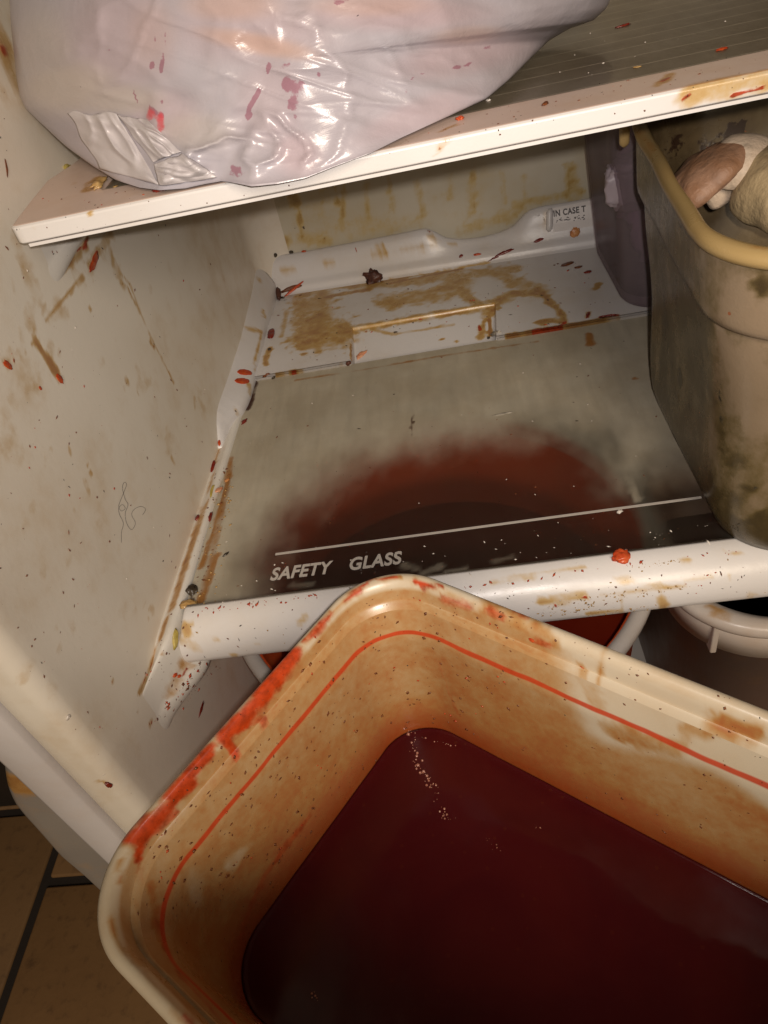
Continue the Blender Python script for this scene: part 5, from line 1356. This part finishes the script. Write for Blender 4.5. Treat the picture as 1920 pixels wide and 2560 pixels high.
LS = 'scraps on the lower shelf'; WD = 'drops of sauce on the left wall'; US = 'scraps on the upper shelf'
items = [
 ('leaf_scrap', 'crumpled dark brown leaf scrap against the rear ledge of the lower shelf', 'food scrap', D('L', 1205, 410), D('L', 1400, 385), 28, 'leaf', 'shelf', .55, 1, LS, .0, .55),
 ('leaf_scrap', 'curled tip sticking up from the dark brown leaf at the rear ledge', 'food scrap', D('L', 1260, 305), D('L', 1340, 370), 12, 'leaf', 'shelf', .5, 2, LS, .0, .5),
 ('peel_scrap', 'dark brown peel in the rear left corner of the tray', 'food scrap', D('L', 300, 495), D('L', 320, 630), 11, 'leaf', 'shelf', .4, 3, LS, .05, .35),
 ('pepper_strip', 'long thin red pepper strip slanting in the rear left corner of the tray', 'food scrap', D('L', 380, 595), D('L', 575, 432), 7, 'red', 'shelf', .6, 4, LS, .0, .18),
 ('pepper_strip', 'brownish red strip beneath the slanting pepper strip', 'food scrap', D('L', 345, 545), D('L', 560, 475), 8, 'brown', 'shelf', .4, 5, LS, .04, .3),
 ('black_scrap', 'small black scrap at the lower end of the slanting pepper strip', 'food scrap', D('L', 330, 600), D('L', 380, 605), 5, 'black', 'shelf', .6, 6, LS, 0, .4),
 ('sauce_drop', 'crimson drop at the left side of the tray, next to the lip', 'sauce drop', D('L', 245, 930), D('L', 235, 1030), 16, 'darkred', 'shelf', .3, 7, LS, 0, .25),
 ('black_scrap', 'round black speck below the crimson drop on the tray', 'food scrap', D('L', 205, 1138), D('L', 238, 1138), 7, 'black', 'shelf', .6, 8, LS, 0, .3),
 ('tomato_curl', 'pale pink curl of tomato skin at the left end of the ramp', 'food scrap', D('L', 1140, 1235), D('L', 1225, 1160), 12, 'pink', 'shelf', .35, 9, LS, .12, .5),
 ('dark_blob', 'dark brown blob on the rear edge of the pane, left of the ramp', 'food scrap', D('L', 1015, 1280), D('L', 1070, 1260), 10, 'leaf', 'shelf', .7, 10, LS, 0, .35),
 ('brown_flake', 'ragged brown flake at the rear left corner of the pane', 'food scrap', D('L', 140, 1425), D('L', 230, 1380), 13, 'brown', 'shelf', .25, 11, LS, .05, .6),
 ('black_peel', 'curled black peel beside the brown flake at the pane corner', 'food scrap', D('L', 240, 1440), D('L', 290, 1405), 7, 'black', 'shelf', .6, 12, LS, .15, .3),
 ('pepper_strip', 'short red strip on the rear ledge below the warning label', 'food scrap', D('M', 992, 490), D('M', 1065, 465), 6, 'darkred', 'shelf', .5, 13, LS, .03, .3),
 ('pepper_strip', 'straight short red strip on the rear ledge, left of the long one', 'food scrap', D('M', 543, 587), D('M', 600, 578), 5.5, 'red', 'shelf', .5, 14, LS, 0, .2),
 ('pepper_strip', 'long crooked dark red strip at the foot of the rear ledge', 'food scrap', D('M', 672, 622), D('M', 838, 545), 6, 'darkred', 'shelf', .5, 15, LS, .05, .45),
 ('red_speck', 'dark red speck on the rear ledge, leftmost of the bits beside the strips', 'food scrap', D('M', 438, 605), D('M', 465, 585), 6, 'darkred', 'shelf', .6, 16, LS, 0, .3),
 ('orange_scrap', 'orange flake just below the warning label', 'food scrap', D('M', 1262, 435), D('M', 1335, 400), 17, 'orange', 'shelf', .3, 17, LS, .05, .35),
 ('sauce_drop', 'palest of three brown drops in a row on the right of the tray', 'sauce drop', D('M', 1190, 672), D('M', 1290, 635), 12, 'brown', 'shelf', .2, 18, LS, 0, .4),
 ('sauce_drop', 'middle one of three brown drops in a row on the right of the tray', 'sauce drop', D('M', 1292, 685), D('M', 1350, 670), 9, 'brown', 'shelf', .3, 19, LS, 0, .3),
 ('sauce_drop', 'darkest of three brown drops in a row, nearest the clear bin', 'sauce drop', D('M', 1362, 722), D('M', 1418, 708), 10, 'darkred', 'shelf', .35, 20, LS, 0, .3),
 ('grey_crumb', 'grey crumb at the right end of the ramp', 'food scrap', D('M', 680, 1185), D('M', 745, 1165), 12, 'grey', 'shelf', .7, 21, LS, 0, .4),
 ('black_scrap', 'black crumb beside the grey one at the right end of the ramp', 'food scrap', D('M', 645, 1205), D('M', 668, 1200), 7, 'black', 'shelf', .7, 22, LS, 0, .4),
 ('red_scrap', 'red scrap on the ledge where the right end of the pane begins', 'food scrap', D('M', 1480, 1045), D('M', 1600, 1030), 4, 'darkred', 'shelf', .6, 23, LS, .06, .5),
 ('red_scrap', 'star shaped dark red bit by the right rear edge of the pane', 'food scrap', D('M', 1383, 1055), D('M', 1395, 1015), 6, 'darkred', 'shelf', .5, 24, LS, 0, .6),
 ('sauce_drop', 'upper of two bright red drops on the tray lip', 'sauce drop', D('K', 625, 285), D('K', 825, 288), 16, 'sauce', 'shelf', .22, 25, LS, 0, .16),
 ('sauce_drop', 'lower of two bright red drops on the tray lip', 'sauce drop', D('K', 592, 410), D('K', 790, 400), 15, 'sauce', 'shelf', .22, 26, LS, 0, .16),
 ('sauce_drop', 'long dark red drop on the ridge of the left shelf rail', 'sauce drop', D('K', 300, 1500), D('K', 268, 1670), 11, 'darkred', 'shelf', .3, 27, LS, 0, .22),
 ('sauce_drop', 'small orange drop on the rail just below the tray lip', 'sauce drop', D('K', 376, 1215), D('K', 376, 1300), 6, 'sauce', 'shelf', .3, 28, LS, 0, .2),
 ('red_flake', 'maroon flake on the pane just right of the tray lip', 'food scrap', D('K', 690, 1000), D('K', 755, 925), 10, 'darkred', 'shelf', .25, 29, LS, 0, .5),
 ('olive_scrap', 'blackish scrap at the front left corner of the pane', 'food scrap', D('J', 555, 275), D('J', 645, 230), 24, 'black', 'shelf', .5, 30, LS, 0, .45),
 ('onion_scrap', 'soft tan onion piece at the front left corner of the pane', 'food scrap', D('J', 490, 395), D('J', 640, 355), 22, 'tan', 'shelf', .4, 31, LS, 0, .4),
 ('pickle_slice', 'yellow green slice wedged at the left end of the front bar', 'food scrap', D('J', 455, 570), D('J', 445, 745), 17, 'yellow', 'shelf', .5, 32, LS, .0, .25),
 ('red_flake', 'left one of two round red flakes on the rail under the bar end', 'food scrap', D('J', 437, 965), D('J', 474, 945), 9, 'red', 'shelf', .3, 33, LS, 0, .3),
 ('red_flake', 'right one of two round red flakes on the rail under the bar end', 'food scrap', D('J', 474, 968), D('J', 508, 958), 7, 'red', 'shelf', .3, 34, LS, 0, .3),
 ('red_splinter', 'dark red splinter stuck on the left wall below the shelf', 'food scrap', D('J', 690, 1175), D('J', 652, 1300), 7, 'darkred', 'wall', .4, 35, WD, 0, .5),
 ('tomato_scrap', 'large orange red tomato scrap on the pane beside the front bar', 'food scrap', D('O', 768, 100), D('O', 858, 55), 30, 'red', 'shelf', .5, 36, LS, 0, .45),
 ('pale_bean', 'pale pink bean on the edge of the pane beside the rail', 'food scrap', D('F', 164, 386), D('F', 192, 366), 10, 'pink', 'shelf', .7, 37, LS, 0, .2),
 ('yellow_peel', 'curved yellow peel on the rail beside the pale bean', 'food scrap', D('F', 160, 352), D('F', 158, 430), 6, 'yellow', 'shelf', .4, 38, LS, -.12, .2),
 ('red_speck', 'reddish speck on the pane above the pale bean', 'food scrap', D('F', 205, 340), D('F', 222, 326), 9, 'orange', 'shelf', .4, 39, LS, 0, .4),
 ('red_flake', 'red flake on the ridge of the rail, above two close red bits', 'food scrap', D('F', 86, 500), D('F', 92, 478), 10, 'darkred', 'shelf', .35, 40, LS, 0, .4),
 ('dark_flake', 'maroon flake at the edge of the pane below the yellow peel', 'food scrap', D('F', 134, 505), D('F', 148, 466), 10, 'darkred', 'shelf', .35, 41, LS, 0, .4),
 ('pale_scrap', 'pale torn shred lying on the far right of the pane', 'food scrap', D('F', 1318, 66), D('F', 1395, 50), 6, 'grey', 'shelf', .3, 42, LS, .0, .5),
 ('black_scrap', 'small black flake on the pane left of the lettering', 'food scrap', D('F', 195, 650), D('F', 220, 632), 7, 'black', 'shelf', .4, 43, LS, 0, .5),
 ('white_crumb', 'white crumb just behind the right part of the printed line', 'food scrap', D('E', 270, 1955), D('E', 292, 1940), 9, 'white', 'shelf', .5, 44, LS, 0, .5),
 ('black_bead', 'left one of two black mouldy lumps on the back wall above the tray', 'food scrap', D('L', 265, 155), D('L', 300, 155), 8, 'black', TREE, .7, 45, LS, 0, .4),
 ('black_bead', 'right one of two black mouldy lumps on the back wall above the tray', 'food scrap', D('L', 425, 125), D('L', 468, 125), 7, 'black', TREE, .7, 46, LS, 0, .4),
 ('red_bead', 'small red lump on the back wall right of the black lumps', 'food scrap', D('L', 558, 122), D('L', 605, 120), 5, 'red', TREE, .6, 47, LS, 0, .3),
 # left wall
 ('sauce_drop', 'red drop at the end of the orange streak on the left wall', 'sauce drop', D('C', 290, 700), D('C', 326, 738), 15, 'sauce', 'wall', .2, 50, WD, 0, .3),
 ('sauce_drop', 'orange red drop at the far left edge of the left wall', 'sauce drop', D('C', 16, 632), D('C', 60, 665), 14, 'sauce', 'wall', .18, 51, WD, 0, .4),
 ('sauce_drop', 'small red drop below the orange streak on the left wall', 'sauce drop', D('C', 200, 760), D('C', 216, 776), 7, 'sauce', 'wall', .3, 52, WD, 0, .3),
 ('sauce_streak', 'large red brown streak on the left wall just below the upper shelf', 'sauce drop', D('I', 845, 865), D('I', 780, 1035), 14, 'sauce', 'wall', .12, 53, WD, 0, .3),
 ('red_blob', 'dark red blob near the bottom front edge of the left wall', 'food scrap', D('P', 770, 450), D('P', 806, 482), 10, 'darkred', 'wall', .5, 54, WD, 0, .45),
 ('brown_strand', 'thin curved brown strand on the left wall beside the bag', 'food scrap', D('I', 38, 62), D('I', 58, 212), 4, 'brown', 'wall', .6, 55, WD, .08, .25),
 ('brown_strand', 'short brown strand on the left wall under the upper shelf end', 'food scrap', D('I', 42, 815), D('I', 72, 850), 3.2, 'brown', 'wall', .6, 56, WD, .1, .25),
 ('white_crumb', 'pale crumb stuck on the left wall above the front corner', 'food scrap', D('G', 302, 545), D('G', 322, 535), 10, 'white', 'wall', .4, 57, WD, 0, .5),
 # upper shelf
 ('chilli_piece', 'shiny red chilli piece under the edge of the bag', 'food scrap', D('I', 1315, 350), D('I', 1440, 325), 13, 'darkred', 'upper', .6, 60, US, 0, .25),
 ('onion_skin', 'brown papery onion skin at the left corner of the upper pane', 'food scrap', D('I', 820, 330), D('I', 910, 240), 20, 'tan', 'upper', .4, 61, US, .05, .55),
 ('dark_scrap', 'dark maroon lump at the wall end of the upper shelf, rearmost of three', 'food scrap', D('I', 222, 432), D('I', 256, 425), 8, 'leaf', 'upper', .7, 62, US, 0, .4),
 ('dark_scrap', 'dark maroon lump at the wall end of the upper shelf, middle of three', 'food scrap', D('I', 150, 530), D('I', 185, 495), 9, 'leaf', 'upper', .6, 63, US, 0, .4),
 ('dark_scrap', 'red maroon lump at the wall end of the upper shelf, front of three', 'food scrap', D('I', 75, 640), D('I', 115, 575), 9, 'darkred', 'upper', .6, 64, US, 0, .45),
 ('red_scrap', 'bright red crumb on the upper shelf front, right of the bag', 'food scrap', D('B', 312, 520), D('B', 346, 512), 13, 'red', 'upper', .45, 65, US, 0, .55),
 ('brown_scrap', 'brown crumb in the middle of the upper shelf front', 'food scrap', D('B', 685, 460), D('B', 707, 445), 9, 'brown', 'upper', .6, 66, US, 0, .45),
 ('pale_seed', 'flat pale seed on the upper pane', 'food scrap', D('B', 1075, 293), D('B', 1113, 288), 8, 'tan', 'upper', .3, 67, US, 0, .15),
 ('white_crumb', 'white crumb on the upper pane next to the bag', 'food scrap', D('B', 441, 437), D('B', 461, 435), 8, 'white', 'upper', .5, 68, US, 0, .4),
 ('red_scrap', 'dull red scrap on the upper pane near the right edge', 'food scrap', D('B', 1435, 222), D('B', 1480, 208), 11, 'sauce', 'upper', .3, 69, US, 0, .5),
 ('red_scrap', 'dark red shred on the upper pane far behind, near the bag', 'food scrap', D('B', 1005, 120), D('B', 1060, 105), 9, 'darkred', 'upper', .3, 70, US, 0, .5),
 ('yellow_bit', 'yellow bit on the wall by the upper shelf, left of the bag', 'food scrap', D('I', 545, 140), D('I', 600, 122), 10, 'yellow', TREE, .5, 71, US, 0, .35),
 ('seed', 'pale round seed on the pane beneath the corner of the bag', 'food scrap', D('I', 975, 308), D('I', 1020, 292), 9, 'tan', 'upper', .25, 72, US, 0, .12),
 # tub
 ('rim_drip', 'orange brown drip hanging over the far rim of the tub', 'sauce drop', D('H', 1088, 618), D('H', 1108, 562), 7, 'tan', 'tub', .3, 80, None, 0, .2),
 ('red_scrap', 'small red crumb on the clean inside of the tub', 'food scrap', D('H', 788, 640), D('H', 806, 655), 5, 'red', 'tub', .4, 81, None, 0, .4),
 ('sauce_drop', 'round red drop inside the tub under the smeared far rim', 'sauce drop', D('H', 566, 520), D('H', 590, 534), 9, 'sauce', 'tub', .3, 82, None, 0, .25),
]
for it in items:
    name, label, cat, p0, p1, w, mat, tree, th, seed, grp, bend, rg = it
    scrap(name, label, cat, p0, p1, w, mat, tree, th, seed, grp, bend, rg)

# bubbles floating on the sauce
vs_, fs_ = [], []
stree = bvh_of([sauce, body])
for (x0, y0), (x1, y1), n, sp, s0, s1 in (((878, 1560), (900, 1640), 26, 9, .5, 2.6), ((895, 1640), (935, 1700), 30, 7, .5, 2.4), ((930, 1690), (965, 1765), 18, 8, .4, 1.8), ((958, 1760), (975, 1772), 10, 7, .4, 1.6),
                                   ((900, 1592), (990, 1612), 14, 3, .4, 1.4), ((1050, 1810), (1090, 1850), 9, 10, .3, 1.1), ((670, 2140), (690, 2160), 8, 8, .4, 1.6), ((1150, 1780), (1180, 1800), 5, 6, .3, 1.)):
    for i in range(n):
        t = rng.rand(); p = (x0 + (x1 - x0) * t + rng.randn() * sp * .6, y0 + (y1 - y0) * t + rng.randn() * sp * .6)
        h = cast(stree, D('W', *p))
        if h[0] is None: continue
        r = 1.5 * (s0 + (s1 - s0) * rng.rand() ** 2) * K / FPX * h[3]
        n_ = Vector(h[1]); n_ = -n_ if n_.dot(Vector(ray(D('W', *p)))) > 0 else n_
        bmx = bmesh.new(); bmesh.ops.create_icosphere(bmx, subdivisions=2, radius=r)
        off = len(vs_); vs_ += [tuple(v.co + h[0] + n_ * r * .15) for v in bmx.verts]
        fs_ += [tuple(v.index + off for v in f.verts) for f in bmx.faces]; bmx.free()
mb = N('wet_bubble'); gl_ = mb.bsdf((.30, .12, .08), .12, None, Specular_IOR_Level=.9, Coat_Weight=1.0, Coat_Roughness=.03)
tag(make('sauce_bubbles', vs_, fs_, mb.done(gl_)), 'shiny bubbles trailing over the sauce from the corner of the tub', 'bubbles', kind='stuff')

# single hair on the left wall
def curve_tube(name, pts, r, mat, tree, label, cat):
    P = []
    for p in pts:
        h = cast(tree, p)
        if h[0] is None: continue
        n = Vector(h[1]); n = -n if n.dot(Vector(ray(p))) > 0 else n
        P.append(np.array(h[0] + n * (r * 1.2)))
    Q = []
    for i in range(len(P) - 1):
        a0, a1, a2, a3 = P[max(0, i - 1)], P[i], P[i + 1], P[min(len(P) - 1, i + 2)]
        for t in np.linspace(0, 1, 6, endpoint=False):
            Q.append(.5 * ((2 * a1) + (-a0 + a2) * t + (2 * a0 - 5 * a1 + 4 * a2 - a3) * t * t + (-a0 + 3 * a1 - 3 * a2 + a3) * t ** 3))
    Q.append(P[-1])
    loops = []
    for i, q in enumerate(Q):
        d = Vector(Q[min(i + 1, len(Q) - 1)] - Q[max(i - 1, 0)]).normalized()
        s_ = d.orthogonal().normalized(); u_ = d.cross(s_)
        loops.append([tuple(Vector(q) + (s_ * math.cos(a) + u_ * math.sin(a)) * r) for a in (0, 2.1, 4.2)])
    o = loft(name, loops, mat, None, caps=(True, True))
    return tag(o, label, cat)
curve_tube('hair', [D('W', *p) for p in ((262, 1172), (262, 1150), (266, 1130), (258, 1112), (256, 1098), (264, 1090), (270, 1098), (262, 1104), (256, 1094), (262, 1076), (270, 1056), (273, 1046), (268, 1042), (264, 1054), (270, 1078), (276, 1090), (270, 1110), (274, 1132), (284, 1144), (292, 1130), (284, 1112), (290, 1100), (304, 1094), (314, 1100), (308, 1112))],
           .00011, F['hair'], TR['wall'], 'long dark curly hair stuck on the left wall', 'hair')

# ---------------------------------------------------------------- crumbs, flecks and specks past counting
def inside(p, poly):
    x, y = p; c = False
    for i in range(len(poly)):
        (x0, y0), (x1, y1) = poly[i], poly[i - 1]
        if (y0 > y) != (y1 > y) and x < (x1 - x0) * (y - y0) / (y1 - y0) + x0: c = not c
    return c
OCT = [(1, 0, 0), (-1, 0, 0), (0, 1, 0), (0, -1, 0), (0, 0, 1), (0, 0, -1)]
OCF = [(0, 2, 4), (2, 1, 4), (1, 3, 4), (3, 0, 4), (2, 0, 5), (1, 2, 5), (3, 1, 5), (0, 3, 5)]
def scatter(name, label, cat, mat, areas):
    vs_, fs_ = [], []
    for tree, poly, n, s0, s1, asp in areas:
        poly = [D('W', *p) for p in poly]
        xs = [p[0] for p in poly]; ys = [p[1] for p in poly]
        k = 0; tries = 0
        while k < n and tries < n * 30:
            tries += 1
            p = (min(xs) + (max(xs) - min(xs)) * rng.rand(), min(ys) + (max(ys) - min(ys)) * rng.rand())
            if not inside(p, poly): continue
            h = cast(TR[tree], p)
            ha = cast(TREE, p)
            if h[0] is None or (ha[0] is not None and ha[3] < h[3] - .004): k += 1; continue
            n_ = Vector(h[1]); n_ = -n_ if n_.dot(Vector(ray(p))) > 0 else n_
            s_ = (s0 + (s1 - s0) * rng.rand() ** 2.2) * K / FPX * h[3]
            a = n_.orthogonal().normalized(); a = (Matrix.Rotation(rng.rand() * 6.28, 3, n_) @ a)
            b = n_.cross(a); e = 1 + (asp - 1) * rng.rand()
            off = len(vs_)
            jit = [(.7 + .6 * rng.rand()) for _ in OCT]
            for (x, y, z), j in zip(OCT, jit):
                vs_.append(tuple(Vector(h[0]) + (a * x * e * s_ + b * y * s_ / e ** .5) * j + n_ * (z * s_ * .45 * j + s_ * .12)))
            fs_ += [tuple(i + off for i in f) for f in OCF]
            k += 1
    o = make(name, vs_, fs_, F[mat], smooth=True)
    return tag(o, label, cat, kind='stuff')
WALL = [(0, 120), (20, 130), (40, 480), (180, 520), (330, 480), (540, 480), (545, 600), (470, 900), (330, 1440), (290, 1750), (0, 1440)]
TUBW = [(860, 1260), (1000, 1290), (1659, 1530), (1659, 1930), (1100, 1640), (900, 1590), (840, 1610), (560, 1980), (520, 2060), (380, 2120), (270, 1960), (300, 1760), (700, 1340)]
TUBN = [(860, 1260), (1000, 1290), (1120, 1330), (1120, 1600), (900, 1580), (830, 1600), (560, 1960), (360, 2000), (300, 1800), (700, 1340)]
BARP = [(395, 1345), (1590, 1200), (1655, 1200), (1655, 1285), (400, 1425)]
LEDGE = [(430, 1425), (480, 1440), (450, 1470), (390, 1540), (330, 1560), (380, 1480)]
TRAYP = [(600, 640), (1280, 540), (1330, 680), (600, 800)]
PANEP = [(560, 830), (1390, 700), (1500, 1060), (1560, 1180), (420, 1310)]
PANEF = [(600, 1210), (1500, 1090), (1570, 1185), (440, 1320)]
UPF = [(30, 490), (1659, 150), (1659, 185), (45, 525)]
UPT = [(40, 470), (120, 390), (240, 410), (1000, 245), (1659, 100), (1659, 150), (60, 480)]
UPG = [(1060, 210), (1180, 95), (1320, 10), (1659, 10), (1659, 85), (1010, 230)]
scatter('brown_crumbs', 'brown crumbs and specks scattered over walls and shelves', 'crumbs', 'brown', [
    ('wall', WALL, 95, .7, 3.2, 2.2), ('tub', TUBW, 260, .8, 3.8, 1.7), ('tub', TUBN, 260, .9, 4.6, 1.7), ('shelf', BARP, 60, .6, 2.6, 2.5), ('shelf', LEDGE, 60, .8, 4.0, 1.6), ('shelf', TRAYP, 45, .7, 3.0, 1.8),
    ('upper', UPT, 70, .7, 3.2, 1.6), ('upper', UPF, 26, .6, 2.2, 1.6), ('shelf', PANEP, 60, .7, 2.6, 2.), ('shelf', [(360, 1300), (430, 1300), (390, 1480), (310, 1520)], 26, 1, 4, 1.6), ('shelf', [(400, 1250), (470, 1000), (510, 1000), (440, 1310)], 46, 1, 4, 1.6)])
scatter('black_specks', 'black specks of grime scattered over walls and shelves', 'crumbs', 'black', [
    ('wall', WALL, 42, .6, 2.4, 2.5), ('tub', TUBW, 70, .6, 2.2, 1.6), ('shelf', BARP, 40, .6, 2.0, 3.), ('shelf', TRAYP, 36, .6, 2.6, 2.5), ('upper', UPT, 26, .6, 2.2, 1.6), ('upper', UPF, 14, .6, 1.8, 1.5), ('shelf', PANEP, 40, .6, 2.6, 2.2)])
scatter('red_flakes', 'red chilli flakes scattered in the tub and over the shelves', 'crumbs', 'sauce', [
    ('wall', WALL, 26, .8, 3.4, 1.8), ('tub', TUBN, 60, 1, 4.2, 1.6), ('shelf', LEDGE, 26, 1, 5, 1.5), ('shelf', [(420, 1316), (680, 1280), (690, 1292), (420, 1330)], 36, 1, 4, 2.2), ('shelf', [(1000, 1265), (1590, 1186), (1590, 1196), (1000, 1275)], 26, 1, 4, 2.),
    ('shelf', [(1440, 1290), (1560, 1190), (1600, 1190), (1500, 1290)], 8, 1, 3, 1.5), ('shelf', TRAYP, 22, .8, 3.4, 1.8), ('upper', UPT, 12, .8, 3., 1.5)])
scatter('white_flecks', 'tiny white flecks on the glass and on the bins', 'crumbs', 'white', [
    ('upper', UPG, 12, .8, 3.2, 1.4), ('shelf', PANEP, 34, .6, 2.2, 2.2), ('shelf', PANEF, 60, .7, 3.4, 2.6), ('wall', WALL, 16, .7, 2.6, 1.8), ('shelf', [(1150, 1310), (1240, 1290), (1240, 1320), (1160, 1330)], 14, .6, 1.8, 1.5)])
scatter('ochre_crumbs', 'ochre crumbs of dried sauce caked on the front bar', 'crumbs', 'tan', [
    ('shelf', [(1160, 1330), (1160, 1315), (1330, 1278), (1500, 1262), (1500, 1272), (1330, 1300), (1280, 1330)], 110, .7, 3.0, 1.6), ('shelf', [(1290, 1335), (1420, 1320), (1420, 1308), (1300, 1318)], 40, .7, 3, 1.8), ('shelf', BARP, 40, .6, 2.4, 1.8), ('shelf', [(1350, 1222), (1480, 1200), (1480, 1215), (1360, 1232)], 30, .6, 2.2, 1.6),
    ('shelf', [(420, 1300), (470, 1050), (520, 1050), (470, 1310)], 70, .8, 4.2, 1.6)])
